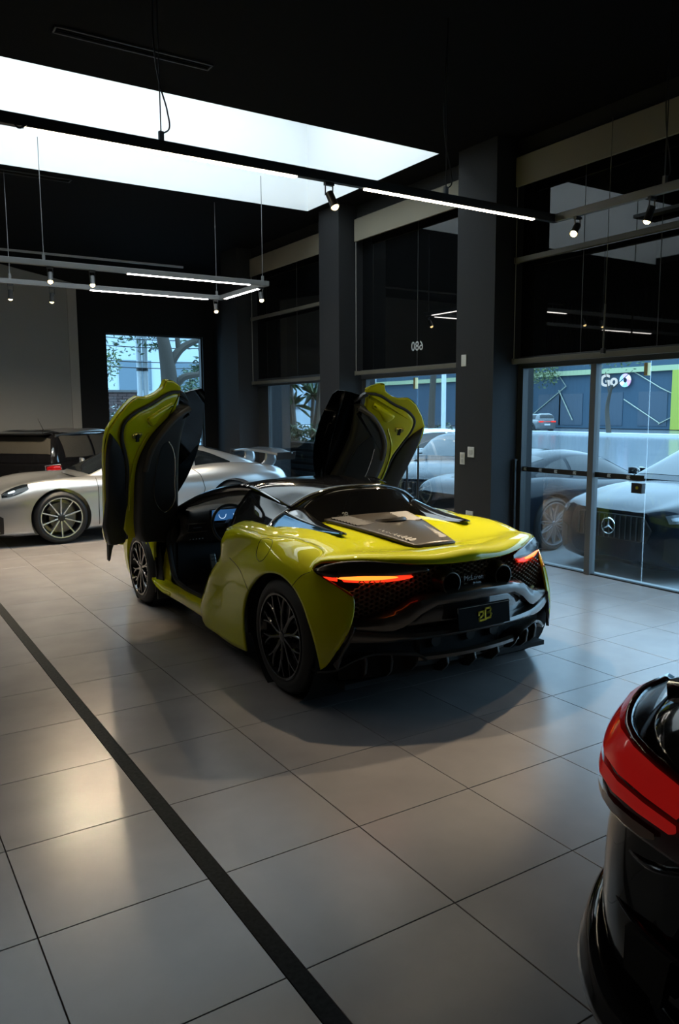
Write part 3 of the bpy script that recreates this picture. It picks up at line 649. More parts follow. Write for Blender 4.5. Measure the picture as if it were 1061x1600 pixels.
def strokes(pts,w,y): 
    m = MB()
    for a,b in zip(pts,pts[1:]):
        a=V(a[0],0,a[1]); b=V(b[0],0,b[1]); d=(b-a).normalized()*w*.5; n=V(-d.z,0,d.x); a=a-d; b=b+d
        m.poly([a+n+V(0,y,0),b+n+V(0,y,0),b-n+V(0,y,0),a-n+V(0,y,0)],(0,-.002,0))
    return m
two = [(-.046,.528),(-.046,.543),(-.012,.546),(-.012,.524),(-.042,.506),(-.042,.492),(.004,.496)]
bee = [(.004,.496),(.004,.560),(.038,.562),(.046,.550),(.038,.536),(.010,.534),(.038,.534),(.050,.522),(.042,.504),(.016,.500)]
lg.join(strokes(two,.011,-.7728)); lg.join(strokes(bee,.011,-.7735)); lg.xf(Matrix.Translation((0,-.0005,0))).build('plate_logo', mat('logo_yellow',(.80,.64,.02),.4), pl, 0)
MB().grid([[V(u,yz(u,-.60,.3),.215),V(u,yz(u,-.66,.35),.272),V(u,yz(u,-.715,.35),.285),V(u,yz(u,-.715,.35),.305),V(u,yz(u,-.68,.35),.312)] for u in [i*.04-.40 for i in range(21)]]).build('diffuser_strip', M_CARBON, CAR, 50)
PT = [(.925,-.370,.245),(.835,-.450,.262),(.737,-.512,.320),(.655,-.555,.350),(.52,-.62,.348),(.40,-.665,.332),(.352,-.675,.298)]
g = []
for q in spl(PT,5): g.append([q+V(0,.22,-.05),q+V(0,.02,.004),q+V(0,-.012,-.004),q+V(0,-.002,-.020),q+V(0,.20,-.075)])
both(MB().grid(g),'diffuser_pod',M_CARBON,CAR,smooth=50)
for (u,zt,zb) in ((.675,.34,.168),(.538,.345,.175),(.395,.33,.200),(.20,.29,.17),(.0,.29,.17)):
    yy = yz(u,-.70,.36); ou = []
    m = MB().poly([V(u-.008,yy+.30,zt-.05),V(u-.008,yy+.01,zt-.006),V(u-.008,yy-.004,zt-.05),V(u-.008,yy+.010,zb+.05),V(u-.008,yy+.05,zb+.012),V(u-.008,yy+.10,zb),V(u-.008,yy+.32,zb+.01)],(.016,0,0))
    if u: both(m,'diffuser_fin',M_CARBON,CAR,smooth=0,bevel=.004)
    else: m.build('diffuser_fin',M_CARBON,CAR,0,bevel=.004)
gb = MB().bx((-.34,-.56,.25),(.34,-.30,.45)).build('gearbox', mat('engine_metal',(.03,.03,.03),.4,metal=.6), CAR, 0, bevel=.03)
for s in (-.22,.05,.24): MB().lathe([(-.60,.001),(-.60,.035),(-.56,.045)],16,(s,0,.36),'y').build('gearbox_boss', MATS['engine_metal'], gb)
MB().bx((-.80,-.50,.14),(.80,WB+.6,.17)).build('underbody', M_DARK, CAR, 0)
# --- wheels
for s in (-1,1):
    wheel(CAR,(s*.948,0,.357),s,.357,.262,.295,10,M_RIMBLK,'Y',cal=mat('caliper_lime',(.42,.40,.01),.35,coat=.6))
    wheel(CAR,(s*.935,WB,.324),s,.324,.242,.235,10,M_RIMBLK,'Y',cal=MATS['caliper_lime'])
# --- front end
FG = []
def fsec(y,w,zb,zm,zs,zc,zh,z0): return [V(.55*w,y,zb),V(.93*w,y,zb+.02),V(w,y,zm),V(.985*w,y,zs),V(.86*w,y,zc),V(.50*w,y,zh),V(0,y,z0)]
for a in ((2.36,.905,.16,.40,.62,.80,.800,.790),(2.52,.925,.15,.42,.66,.785,.745,.735),(2.72,.940,.14,.42,.66,.760,.690,.680),(2.95,.935,.13,.42,.62,.710,.630,.620),(3.25,.90,.12,.38,.55,.620,.560,.555),(3.48,.80,.12,.32,.48,.555,.520,.515),(3.66,.58,.14,.26,.38,.44,.44,.44),(3.72,.35,.18,.24,.32,.37,.38,.38)):
    FG.append(fsec(*a))
FL = Loft(FG,5)
fm = sym(FL.part(0,7,0,6))
# close the volume so that the wheel wells can be cut
ff = MB(); ff.join(fm)
rowa = FL.g[0]; rowb = FL.g[-1]
for r_ in (rowa,rowb):
    ring = [q for q in r_] + [V(-q.x,q.y,q.z) for q in reversed(r_[:-1])]; ff.add(ring,[tuple(range(len(ring)))])
for i in range(len(FL.g)-1):
    a,b = FL.g[i][0],FL.g[i+1][0]; ff.add([a,b,V(-b.x,b.y,b.z),V(-a.x,a.y,a.z)],[(0,1,2,3)])
cutc = [MB().lathe([(s*.62,.001),(s*.62,.362),(s*1.1,.362),(s*1.1,.001)],48,(0,WB,.320)) for s in (-1,1)]
me = finish(boolean_cut(ff,cutc,'front_body'),M_LIME,45); link_mesh('front_body',me,CAR)
# headlamps
both(FL.patch([(3.6,3.5,4.1),(4.2,3.3,4.2),(4.8,3.1,4.0),(5.2,3.0,3.5)],.004,1 if FL.Nn(4.2,3.7).z>0 else -1),'headlamp',M_CARGLASS,CAR,smooth=60)
# sills, hinge post and fin behind the front wheel
SL = Loft([[V(.80,2.42,.19),V(.90,2.43,.235),V(.905,2.44,.285),V(.84,2.42,.30)],[V(.80,2.15,.165),V(.895,2.15,.20),V(.89,2.14,.25),V(.82,2.13,.27)],[V(.80,1.75,.165),V(.905,1.75,.20),V(.895,1.75,.255),V(.82,1.75,.275)],[V(.80,1.18,.165),V(.93,1.18,.20),V(.92,1.18,.265),V(.83,1.18,.29)]],6)
both(SL.part(0,3,0,3),'sill',M_LIME,CAR,smooth=60,solid=.01)
both(MB().tube(spl([(.90,2.66,.640),(.905,2.53,.56),(.905,2.44,.40),(.900,2.40,.27),(.892,2.25,.215),(.892,2.0,.212)],6),[.020]*31,8),'arch_fin',M_LIME,CAR)
both(Loft([[V(.895,2.62,.63),V(.89,2.47,.50),V(.89,2.40,.28)],[V(.84,2.52,.60),V(.83,2.38,.45),V(.85,2.28,.26)],[V(.80,2.40,.60),V(.79,2.30,.45),V(.82,2.20,.27)]],5).part(0,2,0,2),'hinge_post',M_LIMEIN,CAR,smooth=60,solid=.012)
both(Loft([[V(.882,2.44,.58),V(.895,2.34,.27)],[V(.85,2.36,.56),V(.865,2.24,.25)]],5).part(0,1,0,1),'air_duct',M_SATBLK,CAR,smooth=60,solid=.01)
both(MB().poly([V(.60,2.36,.16),V(.90,2.36,.16),V(.88,2.36,.62),V(.80,2.36,.80),V(.60,2.36,.80)],(0,.012,0)),'wheel_housing',M_SATBLK,CAR,smooth=0)
both(MB().bx((.70,2.29,.20),(.775,2.35,.80)),'kick_panel',M_TRIM,CAR,smooth=0,bevel=.02)
both(MB().bx((.76,2.34,.10),(.89,2.36,.30)),'mud_flap',M_RUBBER,CAR,smooth=0)
# door opening seal
op = spl([(.60,1.48,1.075),(.655,1.96,.965),(.72,2.26,.855),(.775,2.31,.72),(.79,2.27,.46),(.80,2.16,.32),(.82,1.92,.285),(.835,1.55,.285),(.84,1.26,.30),(.86,1.06,.52),(.85,.93,.68),(.84,.93,.80),(.79,.99,.865),(.68,1.08,1.01),(.57,1.13,1.115)],5)
both(MB().tube(op,.020,8,closed=True),'door_seal',M_RUBBER,CAR)
# --- cabin
cb = MB().bx((-.80,.70,.17),(.80,2.40,.20)).build('cabin_floor', M_TRIM, CAR, 0)
MB().bx((-.55,.62,.20),(.55,.66,.94)).build('rear_bulkhead_trim', M_TRIM, CAR, 0)
both(MB().poly([V(.80,.66,.20),V(.84,.66,.20),V(.84,.66,.82),V(.60,.66,.93),V(.55,.66,.93)],(0,.03,0)),'bulkhead_side',M_TRIM,CAR,smooth=0)
MB().bx((-.11,.70,.20),(.11,2.2,.50)).build('centre_tunnel', M_TRIM, CAR, 0, bevel=.03)
DG = Loft([[V(-.74,2.28,.60),V(-.4,2.20,.58),V(0,2.22,.58),V(.4,2.20,.58),V(.74,2.28,.60)],[V(-.75,2.12,.72),V(-.4,2.06,.74),V(0,2.10,.76),V(.4,2.06,.74),V(.75,2.12,.72)],[V(-.74,2.18,.825),V(-.4,2.12,.865),V(0,2.16,.85),V(.4,2.12,.85),V(.74,2.18,.825)],[V(-.70,2.33,.85),V(-.4,2.42,.872),V(0,2.50,.85),V(.4,2.42,.85),V(.70,2.33,.84)]],5)
da = DG.part(0,3,0,4).build('dashboard', M_TRIM, CAR, 50, solid=.02)
MB().bx((-.72,2.28,.20),(.72,2.32,.62)).build('firewall', M_SATBLK, CAR, 0)
for s in (-.62,.62):
    vv = MB().box((s,2.095,.735),(.17,.03,.075)).build('air_vent', M_SATBLK, da, 0, bevel=.012)
    MB().tube([(s-.085,2.078,.70),(s+.085,2.078,.70),(s+.075,2.078,.77),(s-.07,2.078,.77)],.004,6,closed=True).build('vent_ring', mat('vent_ring',(.25,.22,.17),.3,metal=.8), vv)
    MB().box((s,2.076,.737),(.08,.004,.008)).build('vent_tab', M_ALU, vv, 0)
ic = MB().box((-.38,2.02,.835),(.30,.03,.115),rx=R(12)).build('instrument_cluster', M_GLOSSBLK, da, 0, bevel=.01)
SCR = emis('cluster_screen',(.04,.16,.42),.55); SCW = emis('cluster_white',(.55,.75,1.),1.4)
MB().box((-.38,2.001,.839),(.27,.003,.095),rx=R(12)).build('display', SCR, ic, 0)
for s,rr in ((-.42,.034),(-.30,.020)): MB().lathe([(1.9985-.0,rr-.004),(1.9975,rr)],24,(s,0,.842),'y').build('dial_ring', SCW, ic)
m = MB()
for k in range(6): m.box((-.285+.02*(k%3),1.9965,.86-.035*(k//3)),(.012,.002,.008))
m.build('display_digits', SCW, ic, 0)
MB().box((-.12,2.03,.80),(.13,.02,.19),rx=R(10)).build('centre_screen', M_GLOSSBLK, da, 0, bevel=.01)
sw = MB().lathe([(a,b) for a,b in [(.012*math.sin(t*math.pi/4),.172+.014*math.cos(t*math.pi/4)) for t in range(8)]],36,(0,0,0),'y',closed=True).xf(Matrix.Translation((-.38,1.90,.765)) @ Matrix.Rotation(R(-20),4,'X')).build('steering_wheel', M_TRIM, CAR)
MB().box((0,0,0),(.33,.02,.035)).box((0,0,-.08),(.03,.02,.16)).xf(Matrix.Translation((-.38,1.905,.765)) @ Matrix.Rotation(R(-20),4,'X')).build('spokes', M_SATBLK, sw, 0, bevel=.005)
MB().lathe([(-.03,.001),(-.03,.04),(.02,.055)],20,(0,0,0),'y').xf(Matrix.Translation((-.38,1.905,.765)) @ Matrix.Rotation(R(-20),4,'X')).build('boss', M_SATBLK, sw)
MB().cyl((-.38,1.92,.76),(-.38,2.15,.70),.035,12).build('column', M_SATBLK, sw)
for s in (-1,1):
    st = MB()
    SG = Loft([[V(s*.38-.24,1.62,.36),V(s*.38,1.64,.32),V(s*.38+.24,1.62,.36)],[V(s*.38-.25,1.25,.36),V(s*.38,1.22,.29),V(s*.38+.25,1.25,.36)],[V(s*.38-.25,1.02,.50),V(s*.38,.98,.48),V(s*.38+.25,1.02,.50)],[V(s*.38-.23,.90,.78),V(s*.38,.86,.78),V(s*.38+.23,.90,.78)],[V(s*.38-.12,.83,1.0),V(s*.38,.81,1.02),V(s*.38+.12,.83,1.0)]],5)
    SG.part(0,4,0,2).build('seat', M_TRIM, CAR, 60, solid=.07)
pd = MB().box((-.43,2.20,.41),(.055,.02,.13),rx=R(-20)).build('pedal', mat('pedal_grey',(.22,.22,.20),.35,metal=.7), CAR, 0, bevel=.008)
for k in range(4): MB().box((-.43,2.188+.0,.36+.03*k),(.04,.008,.006),rx=R(-20)).build('pedal_rib', M_RUBBER, pd, 0)
m = MB()
for k in range(5): m.box((-.66+.028*k,2.14,.63),(.012,.004,.006))
m.build('dash_buttons', mat('button_grey',(.4,.4,.4),.4), da, 0)
# --- raised doors, modelled in their open position on the plane  y = 3.16 - .55 z - .45 u
DN = V(.45,1.,.55).normalized()
def DPt(u,z,d=0.): return V(u, 3.16-.55*z-.45*u, z) - DN*d
D_OUT = [(.86,1.90),(.95,1.945),(1.01,1.945),(1.035,1.885),(1.10,1.842),(1.17,1.818),(1.25,1.822),(1.33,1.765),(1.41,1.665),(1.468,1.57),(1.478,1.42),(1.455,1.25),(1.425,1.04),(1.395,.85),(1.362,.665),(1.285,.645),(1.20,.622),(1.16,.70),(1.08,.655),(.92,.63),(.79,.60),(.80,.72),(.80,.86),(.82,.98),(.87,1.25),(.90,1.6),(.89,1.80)]
D_FRM = [(.875,1.872),(.955,1.868),(1.14,1.775),(1.285,1.705),(1.355,1.63),(1.362,1.56),(1.315,1.42),(1.275,1.31),(1.25,1.09),(1.19,.69),(1.10,.68),(.95,.68),(.90,.74),(.88,.95),(.90,1.25),(.92,1.6)]
D_TRM = [(.80,1.782),(.85,1.785),(.93,1.735),(1.01,1.66),(1.095,1.575),(1.162,1.465),(1.203,1.345),(1.208,1.215),(1.185,1.02),(1.150,.80),(1.095,.665),(.92,.628),(.785,.60),(.735,.72),(.722,.865),(.743,.98),(.80,1.25),(.835,1.5),(.825,1.65)]
D_SIL = [(1.455,1.565),(1.385,1.50),(1.315,1.395),(1.265,1.13),(1.195,.66),(1.285,.640),(1.355,.655),(1.42,1.05),(1.45,1.25),(1.468,1.42)]
D_GLS = [(.855,1.845),(.70,1.885),(.635,1.89),(.585,1.76),(.562,1.63),(.56,1.47),(.585,1.30),(.63,1.16),(.70,1.03),(.745,.965),(.722,.865),(.80,.98),(.84,1.42)]
D_REC = [(.905,1.40),(.945,1.48),(.99,1.53),(1.035,1.51),(1.065,1.41),(1.07,1.27),(1.055,1.12),(1.0,1.0),(.90,.93),(.84,.98),(.865,1.20)]
def dpoly(pts, d0, d1, smooth_n=0):
    q = [DPt(u,z,d0) for u,z in pts]
    if smooth_n: q = spl(q+[q[0]],smooth_n)[:-1]
    return MB().poly(q, -DN*(d1-d0))
def dslope(pts, d0, d1, inset, rows=4, n=3, crown=.0, close=True):
    """pillow shaped panel: outline pulled in and raised"""
    q = spl([V(u,z,0) for u,z in pts]+[V(pts[0][0],pts[0][1],0)],n)[:-1]; c = sum(q,V(0,0,0))/len(q)
    N = len(q); g = []
    nrm = []
    for i in range(N):
        t = (q[(i+1)%N]-q[i-1]).normalized(); nrm.append(V(-t.y,t.x,0))
    sgn = 1 if sum((c-q[i]).dot(nrm[i]) for i in range(N))>0 else -1
    for r in range(rows+1):
        a = r/rows*math.pi/2; g.append([DPt((q[i]+nrm[i]*sgn*inset*(1-math.cos(a))).x,(q[i]+nrm[i]*sgn*inset*(1-math.cos(a))).y, d0+(d1-d0)*math.sin(a)) for i in range(N)])
    m = MB().grid(g,cv=True); m.add(g[-1],[tuple(range(N))]); return m
for s in (-1,1):
    def put(mb,nm,m,par=None,**k):
        if s<0: mb = mb.mirx()
        return mb.build(nm,m,par,**k)
    sk = put(dslope(D_OUT,.0,-.09,.10,4,2),'raised_door',M_LIME,CAR,smooth=50)     # outer skin of the door carries its pieces
    put(dpoly(D_OUT,-.004,.012),'door_rim',M_LIMEIN,sk,smooth=40,bevel=.010)
    put(dslope(D_FRM,.010,.042,.03,3,3),'inner_frame',M_LIMEIN,sk,smooth=50)
    put(MB().tube(spl([DPt(u,z,.026) for u,z in D_FRM[:10]],4),.013,8),'seal',M_RUBBER,sk)
    put(dslope(D_SIL,.010,.036,.02,3,2),'sill_cover',M_SATBLK,sk,smooth=50)
    put(dpoly([(1.352,.70),(1.345,.655),(1.318,.49),(1.305,.50),(1.300,.60),(1.285,.66)],-.02,.012),'sill_tail',M_SATBLK,sk,smooth=0,bevel=.006)
    tp = put(dslope(D_TRM,.02,.105,.055,5,3),'trim_panel',M_TRIM,sk,smooth=50)
    rc = [(u,z) for u,z in D_REC]
    put(MB().tube([DPt(q.x,q.y,.108) for q in spl([V(u,z,0) for u,z in D_REC[4:]+D_REC[:3]],5)],.0035,6),'chrome_line',mat('door_chrome',(.55,.52,.45),.25,metal=1.),tp)
    put(dslope(D_REC,.104,.109,.02,3,3),'armrest_recess',M_DARK,tp,smooth=50)
    put(MB().tube(spl([DPt(.83,1.78,.10),DPt(.95,1.715,.108),DPt(1.06,1.60,.108),DPt(1.14,1.46,.105),DPt(1.165,1.30,.10)],6),[.022]*25,8),'upper_roll',mat('tan_leather',(.060,.048,.036),.5),tp)
    put(dpoly(D_GLS,-.006,.0,3),'door_glass',G_TINT,sk,smooth=0)
    put(dpoly([(.79,1.80),(.90,1.862),(.875,1.885),(.845,1.87)],.0,.05),'glass_corner',M_SATBLK,sk,smooth=0,bevel=.008)
    # stamped recesses and latch
    put(dslope([(.96,1.80),(1.10,1.725),(1.17,1.675),(1.12,1.62),(1.02,1.72),(.95,1.765)],.040,.062,.02,3,3),'pressed_ridge',M_LIMEIN,sk,smooth=50)
    put(dslope([(1.18,1.66),(1.30,1.62),(1.31,1.52),(1.24,1.49),(1.17,1.54)],.040,.020,.02,3,3),'latch_pocket',M_LIMEIN,sk,smooth=50)
    lt = put(dslope([(1.205,1.575),(1.285,1.565),(1.28,1.535),(1.21,1.54)],.040,.060,.006,2,2),'latch',mat('latch_metal',(.45,.40,.10),.25,metal=.8),sk,smooth=40)
    put(MB().poly([DPt(1.238,1.572,.058),DPt(1.256,1.570,.058),DPt(1.260,1.515,.058),DPt(1.232,1.517,.058)],-DN*.010),'latch_hole',M_DARK,lt,smooth=0)
    put(MB().tube(spl([DPt(1.14,1.57,.045),DPt(1.225,1.40,.046),DPt(1.245,1.22,.046),DPt(1.215,.95,.045)],6),.008,8),'pressed_line',M_LIMEIN,sk)
    put(MB().cyl(DPt(.90,.72,-.02),V(.80,2.36,.62),.035,12),'hinge_arm',M_SATBLK,sk)
    put(MB().cyl(DPt(.93,.90,-.01),V(.78,2.50,.55),.011,10),'gas_strut',M_SATBLK,sk)
# ================================================================ OTHER CARS
def sec(y,w,zb,zm,zs,zc,zh,z0): return [V(0,y,zb),V(.74*w,y,zb),V(.95*w,y,zb+.05),V(w,y,zm),V(.975*w,y,zs),V(.87*w,y,zc),V(.5*w,y,zh),V(0,y,z0)]
def car_body(st, wheels, n=5, arch_depth=.32):
    L = Loft([sec(*a) for a in st], n); h = L.part(0,len(st)-1,0,7); m = MB(); m.join(h); m.join(h.mirx())
    for r_ in (L.g[0],L.g[-1]):
        ring = r_[:] + [V(-q.x,q.y,q.z) for q in reversed(r_[1:-1])]; m.add(ring,[tuple(range(len(ring)))])
    cut = []
    for (y,z,r,u) in wheels:
        for s in (-1,1): cut.append(MB().lathe([(s*(u-arch_depth),.001),(s*(u-arch_depth),r),(s*(u+.25),r),(s*(u+.25),.001)],40,(0,y,z)))
    return L, m, cut
def ghouse(st, n=5):
    """st: (y, z_base, w_base, z_top, w_top)"""
    g = []
    for y,zb,wb,zt,wt in st: g.append([V(wb,y,zb),V(wb*.62+wt*.38,y,zb+(zt-zb)*.48),V(wt,y,zb+(zt-zb)*.86),V(wt*.72,y,zb+(zt-zb)*.985),V(0,y,zt)])
    return Loft(g,n)
def nflip(L,t,u,ref): return 1 if L.Nn(t,u).dot(Vector(ref))>0 else -1
def make_car(name, label, loc, rz, paint, body, green, wheels, wspec, sidew=(), front=None, rear=None, roofm=None, group=None, cat='car', handles=((1.0,.80),), lamps=(), n=5):
    C = empty(name, loc, rz, label, cat, group)
    L, m, cut = car_body(body, [(w[0],w[1],w[2],w[3]) for w in wheels], n)
    me = finish(boolean_cut(m,cut,'body'),paint,42); link_mesh('body',me,C)
    G = ghouse(green, n); nt = len(green)-1
    sym(G.part(0,nt,0,4)).build('greenhouse', roofm or paint, C, 50)
    for rows in sidew:
        both(G.patch(rows,.004,nflip(G,rows[1][0],.5,(1,0,0)),4,4),'side_window',M_CARGLASS,C,smooth=60)
    if front:
        p_ = G.patch(front,.004,nflip(G,front[0][0],3.5,(0,0,1)),4,6); sym(p_).build('windscreen',M_CARGLASS,C,60)
    if rear:
        p_ = G.patch(rear,.004,nflip(G,rear[0][0],3.5,(0,0,1)),4,6); sym(p_).build('rear_window',M_CARGLASS,C,60)
    for w in wheels:
        for s in (-1,1): wheel(C,(s*(w[3]+.005),w[0],w[4]),s,w[4],w[5],.24,wspec[0],wspec[1],wspec[2],cal=wspec[3],lip_m=wspec[4] if len(wspec)>4 else None,hub_m=wspec[5] if len(wspec)>5 else None)
    for nm,m_,rows,off in lamps:
        both(L.patch(rows,off,nflip(L,rows[0][0],(rows[0][1]+rows[0][2])/2,L.P(rows[0][0],(rows[0][1]+rows[0][2])/2)-V(0,1.2,.45)),5,6),nm,m_,C,smooth=60)
    return C, L, G
ST911 = [(3.50,.36,.20,.34,.44,.50,.51,.51),(3.36,.72,.13,.36,.52,.60,.575,.57),(3.08,.865,.11,.40,.62,.735,.665,.64),(2.75,.905,.11,.45,.69,.815,.735,.70),(2.457,.905,.11,.46,.715,.835,.775,.75),(2.0,.885,.13,.46,.75,.84,.84,.83),(1.3,.87,.13,.46,.80,.865,.88,.88),(.7,.890,.13,.46,.82,.90,.93,.93),(.0,.935,.13,.50,.82,.935,.95,.95),(-.5,.915,.16,.50,.79,.895,.93,.93),(-.9,.82,.20,.52,.74,.82,.85,.86),(-1.06,.62,.30,.54,.68,.73,.74,.74)]
GH911 = [(2.12,.825,.70,.835,.66),(1.72,.83,.735,1.03,.60),(1.38,.84,.745,1.19,.565),(1.0,.855,.745,1.265,.545),(.55,.87,.735,1.262,.53),(.12,.885,.70,1.175,.505),(-.35,.89,.63,1.035,.45),(-.78,.86,.50,.885,.38)]
SW911 = [[(.75,.30,.9),(1.3,.22,1.65),(2.0,.20,1.85),(3.0,.20,1.9),(3.95,.20,1.8)],[(4.08,.20,1.78),(4.6,.25,1.6),(5.15,.45,1.1),(5.4,.62,.75)]]
M_SPOKEW = mat('bright_spoke',(.72,.75,.78),.25,metal=.7)
# silver coupe, nose to the left
S9,SL9,SG9 = make_car('coupe','silver sports coupe with tall rear wing parked behind the lime supercar',(3.10,10.03,0),R(90),M_SILVER,ST911,GH911,
   [(2.457,.345,.385,.905,.345,.265),(0,.355,.395,.93,.355,.272)],(10,M_SATBLK,'straight',M_SATBLK,M_SPOKEW,M_SATBLK),SW911,[(.25,1.9,4),(1.0,1.95,4),(2.2,1.95,4)],[(4.7,2.3,4),(5.5,2.3,4),(6.4,2.3,4)])
HF = nflip(SL9,2.4,4.8,(1,.3,.5))
hl = both(SL9.patch([(1.75,4.35,4.75),(2.05,4.2,4.95),(2.45,4.25,5.05),(2.75,4.45,5.0)],.004,HF,5,6),'headlamp',M_CARGLASS,S9,smooth=60)
both(SL9.patch([(2.0,4.5,4.65),(2.12,4.47,4.68),(2.25,4.5,4.65)],.007,HF,4,4),'lamp_reflector',M_CHROME,S9,smooth=60)
both(SL9.patch([(.75,1.9,3.3),(1.3,2.0,3.4),(1.75,2.1,3.0)],.004,HF,4,4),'bumper_intake',M_SATBLK,S9,smooth=60)
both(SL9.patch([(.3,1.05,1.9),(1.2,1.05,1.9),(2.1,1.05,1.9)],.006,HF,4,3),'front_lip',M_SATBLK,S9,smooth=60)
m = MB().tube([SL9.P(5.05,2.2+.12*i)+V(.004,0,0) for i in range(24)],.004,5); both(m,'door_seam',M_SEAM,S9)
m = MB().tube([SL9.P(7.35-.02*abs(i-8),2.2+.15*i)+V(.004,0,0) for i in range(19)],.004,5); both(m,'door_seam',M_SEAM,S9)
both(MB().tube(spl([(.895,.86,.765),(.925,.92,.775),(.925,1.04,.775),(.895,1.10,.765)],5),.012,8),'door_handle',M_SILVER,S9)
both(Loft([[V(.80,1.78,.90),V(.86,1.76,.89)],[V(.90,1.72,.93),V(.90,1.70,1.0)],[V(1.02,1.70,.92),V(1.02,1.70,1.02)]],4).part(0,2,0,1),'door_mirror',M_SILVER,S9,smooth=60,solid=.05)
wg = Loft([[V(-.84,-.80,1.050),V(-.86,-1.02,1.070)],[V(-.45,-.74,1.085),V(-.45,-1.04,1.115)],[V(0,-.72,1.095),V(0,-1.05,1.125)],[V(.45,-.74,1.085),V(.45,-1.04,1.115)],[V(.84,-.80,1.050),V(.86,-1.02,1.070)]],5).part(0,4,0,1).build('rear_wing',M_SILVER,S9,60,solid=.03)
both(MB().poly([V(.84,-.74,0.980),V(.84,-1.06,0.980),V(.84,-1.08,1.100),V(.84,-.76,1.090)],(.02,0,0)),'wing_end_plate',M_SATBLK,S9,smooth=0,bevel=.006)
both(Loft([[V(.36,-.66,0.860),V(.36,-.92,0.840)],[V(.37,-.78,0.950),V(.37,-.98,0.930)],[V(.38,-.80,1.080),V(.38,-.95,1.100)]],5).part(0,2,0,1),'wing_strut',M_SILVER,S9,smooth=60,solid=.025)
# black hatchback behind it
STM = [(3.12,.50,.30,.45,.62,.70,.72,.72),(3.0,.74,.18,.45,.68,.78,.78,.78),(2.6,.84,.16,.45,.76,.86,.88,.89),(2.0,.86,.16,.45,.82,.92,.95,.96),(1.2,.865,.16,.45,.84,.94,.95,.95),(.4,.865,.16,.45,.84,.94,.95,.95),(0,.865,.16,.48,.84,.94,.95,.95),(-.4,.84,.18,.48,.83,.93,.95,.95),(-.62,.78,.22,.5,.82,.90,.92,.92),(-.68,.66,.30,.5,.78,.86,.88,.88)]
GHM = [(2.1,.93,.72,.95,.70),(1.75,.94,.74,1.22,.62),(1.4,.94,.745,1.385,.60),(.8,.94,.745,1.41,.60),(.1,.94,.74,1.40,.60),(-.45,.93,.72,1.37,.59),(-.56,.93,.71,1.20,.62),(-.64,.90,.66,.92,.64)]
HM,LM_,GM_ = make_car('hatchback','glossy black hatchback with silver roof edge seen from behind the silver coupe',(1.06,12.40,0),R(-46),M_GLOSSBLK,STM,GHM,
   [(2.45,.31,.345,.86,.31,.22),(0,.31,.345,.86,.31,.22)],(5,M_RIMBLK,'Y',None),[[(.8,.2,1.0),(1.4,.2,1.85),(2.0,.2,1.9),(3.0,.2,1.9),(3.4,.2,1.9)],[(3.5,.2,1.9),(4.2,.2,1.9),(4.8,.25,1.8)]],[(.3,1.9,4),(1.0,1.95,4),(1.8,1.95,4)],[(5.3,2.3,4),(5.8,2.2,4),(6.5,2.1,4)])
for _c in HM.children:
    if 'window' in _c.name: _c.data.materials[0] = mat('smoked_glass',(.055,.052,.045),.08,coat=1.)
HM.location = (1.06,12.40,0)
sym(GM_.patch([(1.9,2.35,4),(3.0,2.35,4),(4.9,2.35,4)],.010,nflip(GM_,3,3.5,(0,0,1)),4,6)).build('roof_panel',mat('silver_roof',(.25,.25,.25),.3,metal=.6),HM,60)
both(MB().tube(spl([(.56,1.5,1.36),(.60,.8,1.385),(.59,-.4,1.355)],6),.016,8),'roof_rail',M_ALU,HM)
MB().poly([V(-.56,-.44,1.385),V(.56,-.44,1.385),V(.54,-.68,1.36),V(-.54,-.68,1.36)],(0,0,.025)).build('roof_spoiler',M_GLOSSBLK,HM,0,bevel=.008)
MB().tube([(0.25,-.2,1.40),(.25,-.36,1.62)],[.006,.002],6).build('aerial',M_SATBLK,HM); MB().box((.25,-.18,1.41),(.04,.09,.02)).build('aerial_base',M_SATBLK,HM,0,bevel=.006)
for s in (-1,1):
    tl = Loft([[V(s*.60,-.685,.86),V(s*.72,-.665,.88),V(s*.80,-.60,.88)],[V(s*.61,-.70,.74),V(s*.73,-.68,.74),V(s*.815,-.61,.76)],[V(s*.63,-.69,.64),V(s*.74,-.67,.64),V(s*.81,-.60,.66)]],4).part(0,2,0,2).build('tail_lamp',M_REDLENS,HM,60,solid=.03)
    MB().tube([(s*.59,-.715,.88),(s*.80,-.635,.90),(s*.835,-.62,.76),(s*.82,-.62,.64),(s*.62,-.715,.62)],.010,6,closed=True).build('lamp_ring',M_CHROME,tl)
MB().box((0,-.70,.66),(.46,.02,.13)).build('number_plate',MATS['plate_black'],HM,0)
text_obj('plate_logo','2B',.09,MATS['logo_yellow'],HM,(0,-.715,.66),(1,0,0),(0,0,1),.004,bold=.003,space=.85)
# ---- the black saloon at the right edge: rear corner close to the camera
STB = [(3.75,.45,.25,.40,.55,.62,.63,.63),(3.6,.78,.16,.40,.62,.70,.70,.70),(3.2,.90,.14,.42,.70,.80,.82,.82),(2.85,.925,.14,.45,.74,.86,.88,.89),(2.2,.92,.15,.45,.78,.90,.94,.95),(1.4,.92,.15,.45,.82,.93,.96,.96),(.6,.925,.15,.46,.85,.96,.98,.98),(0,.935,.15,.48,.86,.985,1.02,1.02),(-.45,.935,.17,.50,.76,.985,1.055,1.06),(-.74,.925,.19,.54,.73,.965,1.070,1.080),(-.90,.870,.21,.54,.71,.92,1.05,1.065),(-.98,.79,.24,.54,.68,.85,.90,.91),(-1.02,.60,.30,.52,.74,.80,.82,.82)]
GHB = [(2.15,.93,.74,.95,.70),(1.7,.94,.76,1.16,.62),(1.2,.95,.765,1.36,.58),(.6,.96,.765,1.42,.565),(.0,.97,.755,1.40,.56),(-.3,.99,.73,1.28,.56),(-.6,1.02,.69,1.075,.56)]
